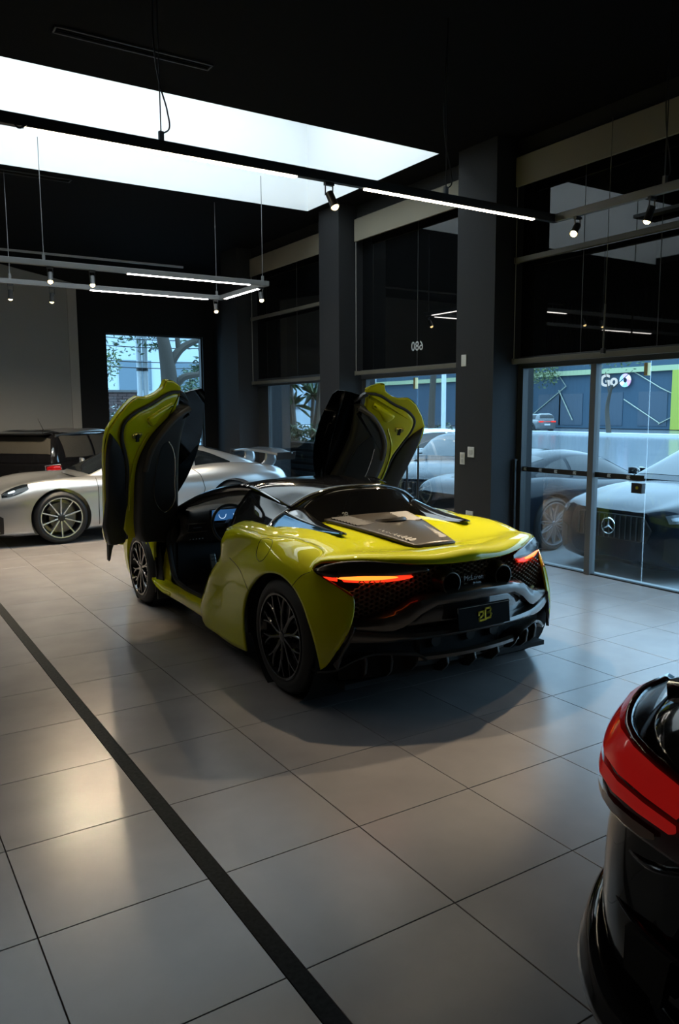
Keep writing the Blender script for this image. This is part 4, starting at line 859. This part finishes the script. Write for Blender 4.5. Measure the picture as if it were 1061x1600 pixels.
BS,BL_,BG_ = make_car('saloon_car','glossy black saloon with red tail lamp, rear corner cut by the right edge',(.86,-.915,0),R(-90),M_GLOSSBLK,STB,GHB,
   [(2.85,.34,.375,.925,.34,.25),(0,.34,.375,.935,.34,.25)],(5,M_RIMBLK,'Y',None),[[(.8,.2,1.0),(1.4,.2,1.85),(2.2,.2,1.9),(3.0,.2,1.9),(4.0,.2,1.8),(4.7,.3,1.4)]],[(.3,1.9,4),(1.0,1.95,4),(1.9,1.95,4)],[(4.5,2.3,4),(5.0,2.2,4),(5.7,2.1,4)],n=6)
for s in (-1,1):
    LP = Loft([[V(s*.900,-.60,.955),V(s*.865,-.78,.955),V(s*.770,-.945,.930),V(s*.50,-1.020,.860)],
               [V(s*.922,-.62,.890),V(s*.895,-.82,.880),V(s*.800,-.975,.855),V(s*.48,-1.050,.800)],
               [V(s*.925,-.66,.830),V(s*.900,-.83,.815),V(s*.808,-.985,.785),V(s*.47,-1.055,.745)],
               [V(s*.922,-.72,.795),V(s*.893,-.85,.770),V(s*.800,-.985,.735),V(s*.48,-1.050,.695)]],6)
    tl = LP.part(0,3,0,3).build('tail_lamp',M_REDDEEP,BS,60,solid=.02)
    fl_ = nflip(LP,1.5,1.5,(s,-1,0))
    LP.patch([(.25,.25,2.75),(.7,.2,2.8),(1.15,.25,2.75)],.020,fl_,4,10).build('lamp_light_bar',mat('red_bar',(.55,.008,.010),.2,coat=1.,emit=(1,.02,.015),es=.16),tl,60)  # faint emission stands in for light reflected off the lens
    LP.patch([(1.35,.3,2.75),(1.6,.3,2.75),(1.8,.35,2.7)],.020,fl_,4,10).build('lamp_light_bar',MATS['red_bar'],tl,60)
    LP.patch([(2.15,.9,2.6),(2.4,.9,2.6),(2.7,1.0,2.5)],.020,fl_,4,10).build('reverse_lens',mat('clear_lens',(.38,.22,.16),.15,coat=1.),tl,60)
# boot lid lip, lower bumper sculpting, splitter winglets and exhaust tips
MB().grid([[V(u,-.84+.15*u*u,1.070-.08*u*u),V(u,-.93+.20*u*u,1.072-.08*u*u+.022*(1-(u/.76)**2)),V(u,-.945+.20*u*u,1.064-.08*u*u+.022*(1-(u/.76)**2)),V(u,-.91+.15*u*u,1.02-.08*u*u)] for u in [i*.095-.76 for i in range(17)]]).build('boot_spoiler',M_GLOSSBLK,BS,50)
MB().bx((-.36,-1.05,.58),(.36,-1.0,.74)).build('plate_recess',M_DARK,BS,0,bevel=.01)
both(MB().tube(spl([(.50,-1.045,.70),(.66,-1.02,.64),(.80,-.95,.66),(.90,-.82,.74)],6),[.007]*19,8),'bumper_crease',M_GLOSSBLK,BS)
both(MB().tube(spl([(.30,-1.045,.50),(.55,-1.045,.47),(.76,-.985,.50),(.90,-.82,.58),(.935,-.62,.62)],6),[.009]*25,8),'bumper_crease',M_GLOSSBLK,BS)
both(Loft([[V(.88,-.58,.47),V(.93,-.60,.46),V(.955,-.62,.40)],[V(.86,-.76,.45),V(.925,-.80,.43),V(.950,-.82,.35)],[V(.78,-.90,.38),V(.86,-.94,.36),V(.88,-.97,.27)],[V(.66,-.98,.30),V(.74,-1.03,.28),V(.75,-1.06,.20)],[V(.50,-1.0,.26),V(.56,-1.07,.25),V(.56,-1.09,.18)]],5).part(0,4,0,2),'bumper_winglet',M_GLOSSBLK,BS,smooth=60,solid=.022)
both(Loft([[V(.66,-.97,.31),V(.66,-1.03,.23)],[V(.50,-1.03,.31),V(.50,-1.08,.20)],[V(.30,-1.05,.31),V(.30,-1.10,.19)],[V(.0,-1.05,.31),V(.0,-1.10,.19)]],5).part(0,3,0,1),'rear_diffuser',M_GLOSSBLK,BS,smooth=60,solid=.03)
for u in (-.62,-.50,.50,.62): MB().lathe([(-1.08,.050),(-1.10,.054),(-1.10,.046),(-.98,.044),(-.98,.001)],24,(u,0,.165),'y').build('exhaust_tip',mat('black_chrome',(.06,.06,.06),.15,metal=1.),BS)
both(MB().poly([V(.56,-1.062,.47),V(.70,-1.035,.47),V(.70,-1.035,.36),V(.58,-1.062,.34)],(0,.03,0)),'reflector_vent',M_DARK,BS,smooth=0)
# ================================================================ OUTSIDE
GZ = -.13
M_ROAD = mat('wet_asphalt',(.10,.115,.13),.16,var=(.6,(.15,.165,.18),.3),bump=(1.2,.08),spec=.8)
M_PAVE = mat('wet_paving',(.30,.315,.33),.20,var=(1.5,(.38,.40,.41),.3),bump=(3,.05),spec=.7)
M_KERB = mat('kerb_stone',(.45,.48,.50),.5)
def sbox(name,a,b,m): return struct(MB().bx(a,b).build(name,m,None,0))
sbox('ground_forecourt',(FX-.02,-30,GZ-.2),(14,90,GZ),M_PAVE)
sbox('ground_street',(14,-30,GZ-.25),(100,120,GZ-.06),M_ROAD)
sbox('ground_yard',(-30,YB+.25,GZ-.2),(FX-.02,90,GZ-.001),M_PAVE)
sbox('median',(46.5,-30,GZ-.06),(48,120,GZ+.14),M_KERB)
sbox('door_threshold',(FX+.06,-2.2,GZ),(FX+.22,11.66,-.02),mat('threshold_stone',(.30,.32,.33),.3))
# building across the avenue
M_BLD = mat('blue_cladding',(.022,.055,.090),.6); M_BLDY = mat('lime_stripe',(.30,.34,.04),.5); M_BLDG = mat('pale_band',(.32,.38,.22),.6)
B = empty('shop_building',(64,47,GZ),0,'long dark blue shop building with lime columns across the wet avenue','building')
MB().bx((0,-40,0),(12,45,9.5)).build('walls',M_BLD,B,0)
MB().bx((-.4,-40,5.5),(0,45,6.0)).build('fascia',M_BLDG,B,0)
for y in (-3.8,15.4,-22): MB().bx((-.5,y-.5,0),(0,y+.5,5.5)).build('column',M_BLDY,B,0)
for y in (-9,-1,4,9,12,20): MB().bx((-.05,y-1.6,.3),(0,y+1.6,3.6)).build('window',mat('shop_glass',(.03,.055,.085),.15),B,0)
M_LINE = mat('pale_line',(.35,.38,.30),.5)
for pts in (((14.6,1.2),(9.6,4.4),(11,6.0)),((10.6,4.0),(8.6,.8)),((-1.9,3.9),(1.6,5.8)),((-1.9,3.9),(-5.6,2.3),(-1.8,.5)),((-1.9,.6),(2.2,2.9))):
    MB().tube([(-.15,a,b) for a,b in pts],.055,5).build('accent_line',M_LINE,B)
text_obj('sign_letters','Go',1.65,emis('sign_white',(.75,.88,.95),.9),B,(-.35,3.92,4.75),(0,-1,0),(0,0,1),.1,bold=.04)
SG_ = [(.78,.80,.86),(.55,.35,.65),(.35,.50,.80),(.70,.72,.85),(.30,.60,.75),(.62,.30,.55)]
for k in range(6):
    a0 = k*math.pi/3; pts = [V(-.35,2.0-.66*math.cos(a0+i*.13)*(1 if i<9 else 1),4.75+.66*math.sin(a0+i*.13)) for i in range(9)] + [V(-.35,2.0-.22*math.cos(a0+1.5-i*.25),4.75+.24*math.sin(a0+1.5-i*.25)) for i in range(5)]
    MB().poly(pts,(.08,0,0)).build('sign_petal',mat('petal_%d'%k,SG_[k],.5,emit=SG_[k],es=.5),B,0)
# second pale building far left, closing the view along the avenue
B2 = empty('apartment_block',(52,98,GZ),0,'hazy pale grey-blue apartment block far down the avenue beyond the palms','building')
MB().bx((-14,0,0),(22,10,16)).build('walls',mat('hazy_wall',(.40,.48,.54),.7),B2,0)  # distance haze put into the wall and window colours
for i in range(10):
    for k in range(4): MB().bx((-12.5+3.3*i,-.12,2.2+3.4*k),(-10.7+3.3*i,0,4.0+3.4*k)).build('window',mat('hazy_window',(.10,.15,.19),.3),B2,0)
B3 = empty('boundary_house',(10,46,GZ),0,'pale blue-grey house wall behind the tree in the far window','building')
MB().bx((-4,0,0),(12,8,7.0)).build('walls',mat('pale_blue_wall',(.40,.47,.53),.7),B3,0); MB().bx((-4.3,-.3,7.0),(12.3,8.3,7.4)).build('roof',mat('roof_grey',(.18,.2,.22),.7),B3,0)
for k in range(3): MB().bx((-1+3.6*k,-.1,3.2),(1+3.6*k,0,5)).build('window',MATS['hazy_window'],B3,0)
# trees
M_BARK = mat('bark',(.045,.038,.030),.85,bump=(25,.5)); M_LEAF = [mat('leaf_%d'%i,c,.5) for i,c in enumerate(((.028,.060,.022),(.045,.085,.030),(.075,.115,.035)))]
def leaves(m, c, r, n, s, flat=.75):
    for _ in range(n):
        d = V(random.gauss(0,1),random.gauss(0,1),random.gauss(0,1)*flat); d = d.normalized()*r*random.random()**.45
        q = Vector(c)+d; a = V(random.gauss(0,1),random.gauss(0,1),random.gauss(0,.6)).normalized(); b = a.cross(V(random.gauss(0,1),random.gauss(0,1),random.gauss(0,1))).normalized()
        l = s*random.uniform(.6,1.3); m.add([q-a*l,q+b*l*.34,q+a*l,q-b*l*.34],[(0,1,2,3)])
def tree(name,label,loc,trunk,branches,crowns,leaf,ls,group=None):
    o = empty(name,loc,0,label,'tree',group)
    MB().tube(spl([V(*q[:3]) for q in trunk],6),[q for q in [trunk[0][3]+(trunk[-1][3]-trunk[0][3])*i/((len(trunk)-1)*6) for i in range((len(trunk)-1)*6+1)]],10).build('trunk',M_BARK,o)
    for b in branches: MB().tube(spl([V(*q) for q in b[0]],5),[b[1]+(b[2]-b[1])*i/((len(b[0])-1)*5) for i in range((len(b[0])-1)*5+1)],8).build('branch',M_BARK,o)
    m = MB()
    for c,r,n in crowns: leaves(m,c,r,n,ls)
    me = bpy.data.meshes.new('foliage'); me.from_pydata([tuple(q) for q in m.v],[],m.f); me.materials.append(leaf); f_ = link_mesh('foliage',me,o); f_['kind']='stuff'
    return o
tree('street_tree','thin street tree standing on the median in front of the white sign',(47.2,37.6,GZ+.1),[(0,0,0,.20),(.1,.3,2,.16),(-.1,-.2,3.6,.10)],[([(0,.1,2.8),(0,.5,4.6)],.05,.02),([(0,0,3.2),(0,-1.9,4.6)],.05,.02)],[((0,1,6.4),1.8,500),((0,-1.6,6.2),1.6,420)],M_LEAF[1],.16,'trees along the avenue')
tree('street_tree','leaning dark street tree at the right edge of the avenue',(47.2,28.6,GZ+.1),[(0,-.2,0,.55),(0,-1.2,2.0,.38),(0,-2.4,4.5,.25)],[([(0,-1.4,2.6),(0,.4,4.6)],.16,.06)],[((0,.5,5.6),2.0,600),((0,-2.4,6.2),2.2,600)],M_LEAF[1],.18,'trees along the avenue')
tree('street_tree','leafy tree at the left end of the dark blue shop building',(58,57.5,GZ+.1),[(0,0,0,.3),(.2,.3,2.5,.22),(0,0,5,.12)],[([(0,0,3.5),(0,-1.5,5.2)],.12,.05)],[((0,-.2,6.2),2.6,900),((0,-3.2,5.4),1.6,400)],M_LEAF[2],.18,'trees along the avenue')
# palms and lamp pole seen through the middle window
def palm(loc,h,lean,label,nl=16):
    o = empty('palm_tree',loc,0,label,'palm','palms beyond the middle window')
    top = V(lean,lean*.4,h); MB().tube(spl([(0,0,0),(lean*.3,lean*.1,h*.5),top],6),[.17-.05*i/12 for i in range(13)],9).build('trunk',M_BARK,o)
    for k in range(nl):
        a = 2*math.pi*k/nl + random.uniform(-.2,.2); e = random.uniform(-.1,1.0); d = V(math.cos(a),math.sin(a),0); L_ = random.uniform(1.0,1.5)
        pts = spl([top, top+d*L_*.5+V(0,0,.45*e+.1), top+d*L_+V(0,0,.5*e-.55)],5); m = MB(); sd = d.cross(V(0,0,1))
        for i,q in enumerate(pts[:-1]):
            w = .22*math.sin(math.pi*(i+.6)/(len(pts)))
            for s in (-1,1): m.add([q, pts[i+1], pts[i+1]+sd*s*w-V(0,0,w*.5), q+sd*s*w-V(0,0,w*.55)+d*.03],[(0,1,2,3)])
        m.build('frond',M_LEAF[k%2],o,0)
palm((20.5,26.0,GZ),5.2,.4,'tallest palm beyond the middle window, leaning right')
palm((23.2,23.6,GZ),4.2,-.3,'short palm beyond the middle window beside the white pole')
palm((19.0,29.0,GZ),4.6,.2,'palm nearest the raised right door beyond the middle window')
palm((26.2,27.2,GZ),4.4,.3,'palm half hidden behind the pier beyond the middle window')
palm((22.0,33.5,GZ),5.6,-.4,'far palm seen just above the raised right door')
o = empty('lamp_pole',(17.8,21.9,GZ),0,'slim white pole beyond the middle window','pole'); MB().cyl((0,0,0),(0,0,6.5),.09,12).build('shaft',mat('pole_white',(.55,.62,.68),.4),o); MB().cyl((0,0,0),(0,0,.3),.14,12).build('base',MATS['pole_white'],o)
o = empty('hedge',(24.5,34.5,GZ),R(-40),'low dark hedge behind the parked cars beyond the middle window','hedge')
m = MB(); [leaves(m,(x_,0,.6),.75,160,.12) for x_ in (-3,-2,-1,0,1,2,3)]
me = bpy.data.meshes.new('foliage'); me.from_pydata([tuple(q) for q in m.v],[],m.f); me.materials.append(M_LEAF[0]); link_mesh('foliage',me,o)['kind']='stuff'
MB().bx((-3.4,-.45,0),(3.4,.45,.8)).build('hedge_core',M_LEAF[0],o,0)
# planter trough with yuccas outside the far window
o = empty('planter',(6.45,12.75,GZ),0,'black ribbed planter trough outside the far street window','planter')
MB().bx((-.38,-1.5,0),(.38,1.5,1.20)).build('trough',M_SATBLK,o,0,bevel=.02)
for k in range(9): MB().bx((-.41,-1.51,.06+.13*k),(-.38,1.51,.13+.13*k)).build('rib',mat('planter_rib',(.02,.024,.028),.35),o,0,bevel=.006)
MB().bx((-.44,-1.54,1.17),(.44,1.54,1.23)).build('rim',M_SATBLK,o,0,bevel=.01); MB().bx((-.34,-1.45,1.19),(.34,1.45,1.235)).build('soil',mat('soil',(.02,.015,.01),.9),o,0)
def yucca(loc,stems,label):
    o = empty('yucca',loc,0,label,'plant','yuccas in the planter')
    for (pts,r) in stems:
        MB().tube(spl([V(*q) for q in pts],5),r,8).build('stem',mat('yucca_bark',(.10,.075,.055),.8,bump=(30,.5)),o)
        top = V(*pts[-1])
        for k in range(26):
            a = random.uniform(0,6.28); el = random.uniform(-.5,1.2); d = V(math.cos(a)*math.cos(el),math.sin(a)*math.cos(el),math.sin(el)); L_ = random.uniform(.35,.6); sd = d.cross(V(0,0,1)).normalized()*.028
            MB().add([top-sd,top+d*L_*.5-sd*1.1+V(0,0,.02),top+d*L_-V(0,0,.10),top+d*L_*.5+sd*1.1+V(0,0,.02),top+sd],[(0,1,2,3,4)]).build('leaf',M_LEAF[1+k%2],o,0)
yucca((6.45,13.15,GZ+1.22),[([(0,.1,0),(0,.22,.6),(0,.34,1.25)],.075),([(.05,.3,0),(.05,.35,.4),(.1,.3,.75)],.04)],'yucca with the left leaning trunk in the planter')
yucca((6.45,12.2,GZ+1.22),[([(0,.25,0),(0,.08,.65),(0,-.10,1.35)],.075),([(.1,.5,0),(.1,.5,.5),(.1,.45,.95)],.04)],'yucca with the right leaning trunk in the planter')
for k in range(9):
    g = empty('ground_plant',(6.40+random.uniform(-.2,.2),11.55+.3*k,GZ+1.225),0,['first','second','third','fourth','fifth','sixth','seventh','eighth','last'][k]+' low leafy plant in the planter, counted from its right end','plant','low plants in the planter')
    m = MB(); leaves(m,(0,0,.16),.24,130,.06); me = bpy.data.meshes.new('foliage'); me.from_pydata([tuple(q) for q in m.v],[],m.f); me.materials.append(M_LEAF[1+k%2]); link_mesh('foliage',me,g)['kind']='stuff'
    for q in range(4): MB().tube([(0,0,0),(random.uniform(-.12,.12),random.uniform(-.12,.12),.25)],.006,5).build('stem',M_BARK,g)
# view through the window in the far wall
tree('yard_tree','big dark forked tree outside the far wall window',(5.42,18.0,GZ),[(0,0,0,.30),(.02,0,1.6,.24),(.0,0,2.9,.20),(-.12,0,3.7,.17),(-.35,.2,4.8,.10)],
   [([(.05,0,2.35),(.35,-.1,2.72),(.85,-.1,2.86),(1.05,0,3.4)],.11,.05),([(0,0,3.0),(.35,0,3.45),(.95,.1,3.75)],.13,.07),([(.3,0,3.4),(.25,.1,4.2)],.08,.04)],
   [((.9,.2,4.3),.9,420),((1.15,.3,3.1),.34,130),((-.9,.4,4.0),.8,260),((.1,.8,4.9),1.1,400),((-.2,.3,3.55),.28,60)],M_LEAF[0],.09,'trees outside the far wall window')
tree('yard_tree','light green feathery tree left of the poles outside the far wall window',(4.75,22.0,GZ),[(0,0,0,.14),(-.1,0,1.8,.10),(-.2,0,3.0,.05)],[([(-.1,0,2.0),(.3,0,3.0)],.05,.02)],[((-.15,0,3.1),.75,520),((.35,0,3.4),.4,160)],M_LEAF[2],.07,'trees outside the far wall window')
tree('yard_tree','small conifer right of the forked trunk outside the far wall window',(8.0,23.0,GZ),[(0,0,0,.12),(0,0,1.6,.09),(0,0,3.0,.04)],[([(0,0,2.0),(.3,0,2.6)],.04,.02)],[((0,0,3.1),.32,180),((0,0,2.7),.5,320),((0,0,2.3),.6,380)],M_LEAF[0],.07,'trees outside the far wall window')
for k,(xx,lab) in enumerate(((4.86,'left of the two pale utility poles outside the far wall window'),(5.02,'right of the two pale utility poles outside the far wall window'))):
    o = empty('utility_pole',(xx,18.6,GZ),0,lab,'pole','utility poles'); MB().cyl((0,0,0),(0,0,7.5),.075,12,.06).build('shaft',mat('concrete_pole',(.42,.47,.50),.6),o); MB().cyl((0,0,2.9),(0,0,2.98),.077,12).build('band',M_FRAME,o)
for k,z in enumerate((3.62,3.42,3.05,2.9)):
    MB().tube(spl([(0,18.5,z+.25),(4.9,18.5,z-.06),(10,18.5,z+.2)],10),.012,5).build('overhead_wire',mat('wire_black',(.01,.01,.01),.5)); tag(bpy.data.objects[[n_.name for n_ in bpy.data.objects if n_.name.startswith('overhead_wire')][-1]],['topmost','second from top','third from top','lowest'][k]+' overhead wire outside the far wall window','wire','overhead wires')
bw = empty('brick_wall',(3.2,20.2,GZ),0,'low dark red brick wall outside the far wall window','wall')
MB().bx((-2,0,0),(2.1,.12,2.40)).build('mortar_core',mat('mortar',(.05,.04,.04),.8),bw,0)
bm_ = MB().box((0,0,0),(.235,.02,.062)).mesh('brick',mat('brick_red',(.075,.045,.042),.8,var=(2,(.11,.065,.058),.3)),0)
for j in range(9):
    for i in range(13): link_mesh('brick',bm_,bw,(-.95+.25*i-(.125 if j%2 else 0),-.008,1.80+.075*j))
MB().bx((-2.05,-.04,2.40),(2.15,.16,2.46)).build('coping',mat('coping_grey',(.12,.12,.12),.7),bw,0)
o = empty('flowering_bush',(3.85,16.6,GZ),0,'dark bush with pale blossoms at the left of the far wall window','bush')
m = MB(); leaves(m,(0,0,1.2),.75,900,.07); leaves(m,(.2,0,1.8),.35,250,.06); me = bpy.data.meshes.new('foliage'); me.from_pydata([tuple(q) for q in m.v],[],m.f); me.materials.append(M_LEAF[0]); link_mesh('foliage',me,o)['kind']='stuff'
m = MB(); [leaves(m,(random.uniform(-.5,.5),-.5,random.uniform(1.3,2.1)),.09,10,.04) for _ in range(22)]; me = bpy.data.meshes.new('blossoms'); me.from_pydata([tuple(q) for q in m.v],[],m.f); me.materials.append(mat('blossom',(.5,.52,.50),.6)); link_mesh('blossoms',me,o)['kind']='stuff'
MB().tube([(0,0,0),(0,0,1.2)],.05,8).build('stem',M_BARK,o)
o = empty('garden_bush',(6.4,16.4,GZ),0,'rounded green bush at the right of the far wall window','bush')
m = MB(); leaves(m,(0,0,.9),.7,800,.07); me = bpy.data.meshes.new('foliage'); me.from_pydata([tuple(q) for q in m.v],[],m.f); me.materials.append(M_LEAF[1]); link_mesh('foliage',me,o)['kind']='stuff'
MB().tube([(0,0,0),(0,0,.8)],.05,8).build('stem',M_BARK,o)
# ---- parked cars outside
M_RIMGREY = mat('grey_rim',(.30,.33,.36),.3,metal=.8)
P9,PL9,PG9 = make_car('parked_coupe','wet dark coupe with multi-spoke wheels parked tail-in outside the glass doors',(6.12,6.63,GZ),R(-90),M_NAVY,ST911,GH911,[(2.457,.345,.385,.905,.345,.265),(0,.355,.395,.93,.355,.280)],(11,M_RIMGREY,'mesh',M_SATBLK),SW911,[(.25,1.9,4),(1.0,1.95,4),(2.2,1.95,4)],[(4.7,2.3,4),(5.5,2.3,4),(6.4,2.3,4)])
both(Loft([[V(.80,1.78,.92),V(.86,1.76,.90)],[V(.92,1.72,.95),V(.90,1.70,1.02)],[V(1.03,1.70,.94),V(1.03,1.70,1.03)]],4).part(0,2,0,1),'door_mirror',M_GLOSSBLK,P9,smooth=60,solid=.05)
STA = [(3.52,.55,.22,.45,.62,.72,.74,.74),(3.40,.80,.14,.45,.66,.77,.79,.80),(3.1,.88,.13,.45,.72,.83,.865,.88),(2.73,.905,.13,.46,.76,.88,.93,.94),(2.1,.90,.14,.46,.82,.93,.985,1.0),(1.3,.90,.14,.46,.86,.96,.98,.98),(.5,.90,.14,.47,.88,.98,1.0,1.0),(0,.905,.15,.48,.88,.99,1.0,1.0),(-.5,.88,.18,.5,.87,.97,.98,.98),(-.75,.80,.24,.52,.84,.92,.93,.93),(-.82,.64,.32,.54,.78,.84,.84,.84)]
GHA = [(2.3,.97,.74,.99,.70),(1.85,.98,.76,1.20,.62),(1.4,.98,.77,1.38,.60),(.8,.98,.77,1.43,.59),(.1,.98,.76,1.40,.585),(-.4,.98,.73,1.30,.57),(-.72,.94,.68,1.0,.58)]
SWA = [[(.8,.2,1.0),(1.4,.2,1.85),(2.0,.2,1.9),(2.8,.2,1.9)],[(2.9,.2,1.9),(3.6,.2,1.85),(4.3,.2,1.6)]]
def nose(name,label,loc,paint,star):
    C,L,G = make_car(name,label,loc,R(90),paint,STA,GHA,[(2.73,.335,.37,.90,.335,.245),(0,.335,.37,.90,.335,.245)],(5,M_RIMBLK,'Y',None),SWA,[(.25,1.9,4),(1.0,1.95,4),(1.9,1.95,4)],[(4.6,2.3,4),(5.1,2.3,4),(5.7,2.2,4)])
    f = nflip(L,1.2,4.2,(1,.6,.3))
    for s in (0,): 
        both(L.patch([(.55,4.05,4.75),(.95,4.0,4.75),(1.35,4.1,4.65),(1.7,4.25,4.5)],.006,f,5,6),'headlamp',mat('headlamp_glass',(.10,.12,.14),.08,coat=1.),C,smooth=60)
        both(L.patch([(.7,4.25,4.5),(1.0,4.2,4.5),(1.4,4.25,4.45)],.012,f,4,4),'lamp_eye',mat('lamp_eye',(.6,.68,.75),.2,metal=.6),C,smooth=60)
        both(L.patch([(.35,2.2,3.2),(.7,2.1,3.3),(1.05,2.1,3.1)],.006,f,4,4),'corner_intake',M_DARK,C,smooth=60)
    MB().poly([V(-.46,3.50,.42),V(.46,3.50,.42),V(.52,3.49,.56),V(.42,3.50,.70),V(-.42,3.50,.70),V(-.52,3.49,.56)],(0,.045,0)).build('grille',M_DARK,C,0,bevel=.01)
    for k in range(13): MB().box((-.42+.07*k,3.552,.56),(.014,.012,.25)).build('grille_bar',mat('grille_bar',(.10,.11,.12),.3,metal=.8),C,0)
    if star:
        e = empty('tmp'); bpy.data.objects.remove(e)
        st_ = MB().lathe([(a,b) for a,b in [(3.575+.008*math.sin(t*math.pi/4),.086+.008*math.cos(t*math.pi/4)) for t in range(8)]],36,(0,0,.565),'y',closed=True).build('star_badge',M_CHROME,C)
        for k in range(3):
            a = R(90+120*k); d = V(math.cos(a),0,math.sin(a)); n_ = V(-d.z,0,d.x); c0 = V(0,3.575,.565)
            MB().add([c0+n_*.014,c0+d*.084,c0-n_*.014,c0+V(0,.012,0)-d*.004,c0+V(0,-.012,0)],[(0,1,3),(1,2,3),(0,4,1),(1,4,2),(2,3,0),(2,0,4)]).build('star_point',M_CHROME,st_,0)
    both(Loft([[V(.80,1.95,.98),V(.86,1.93,.97)],[V(.92,1.90,1.0),V(.90,1.88,1.08)],[V(1.03,1.88,1.0),V(1.03,1.88,1.09)]],4).part(0,2,0,1),'door_mirror',M_GLOSSBLK,C,smooth=60,solid=.05)
    return C
nose('parked_hatchback','wet black hatchback with round three-pointed star badge facing the glass doors',(8.98,4.29,GZ),M_NAVY,True)
nose('parked_hatchback','dark car parked nose-in beyond the middle window',(9.18,10.36,GZ),M_NAVY,False).rotation_euler = (0,0,R(122))
PW,_,_ = make_car('parked_estate','grey car with wet roof painted white as sky reflection and spoked wheel seen through the middle window',(9.1,13.1,GZ),R(-90),M_GREYCAR,STA,GHA,[(2.73,.335,.37,.90,.335,.255),(0,.335,.37,.90,.335,.255)],(9,M_RIMGREY,'mesh',None),SWA,[(.25,1.9,4),(1.0,1.95,4),(1.9,1.95,4)],[(4.6,2.3,4),(5.1,2.3,4),(5.7,2.2,4)],roofm=M_WHITECAR)  # white roof paint stands in for the sky reflected in it
def far_car(label,loc,rz,paint):
    C,L,G = make_car('street_car',label,loc,rz,paint,STM,GHM,[(2.45,.33,.36,.86,.33,.23),(0,.33,.36,.86,.33,.23)],(5,M_RIMBLK,'Y',None),[[(.8,.2,1.0),(1.4,.2,1.85),(2.6,.2,1.9),(4.4,.2,1.8)]],[(.3,1.9,4),(1.0,1.95,4),(1.8,1.95,4)],[(5.3,2.3,4),(5.8,2.2,4),(6.5,2.1,4)],group='cars driving on the avenue')
    for s in (-1,1): MB().box((s*.55,-.69,.80),(.40,.05,.11)).build('tail_lamp',M_TAIL,C,0,bevel=.01)
    MB().box((0,-.70,.80),(.8,.03,.03)).build('light_bar',M_TAIL,C,0); MB().box((0,-.70,.58),(.5,.02,.12)).build('number_plate',M_WHITECAR,C,0)
    return C
far_car('distant dark car with glowing red tail lights seen through the glass doors',(51.2,48.0,GZ-.06),R(-15),M_GREYCAR).scale = (1.15,1.15,1.15)
far_car('distant pale car with red lights between the palms beyond the middle window',(30,40.5,GZ-.06),R(-50),M_WHITECAR)
# ---- keep the tree at thing > part > sub-part
def _depth(o):
    d = 0
    while o.parent: o = o.parent; d += 1
    return d
for o in list(bpy.data.objects):
    while _depth(o) > 2: o.parent = o.parent.parent
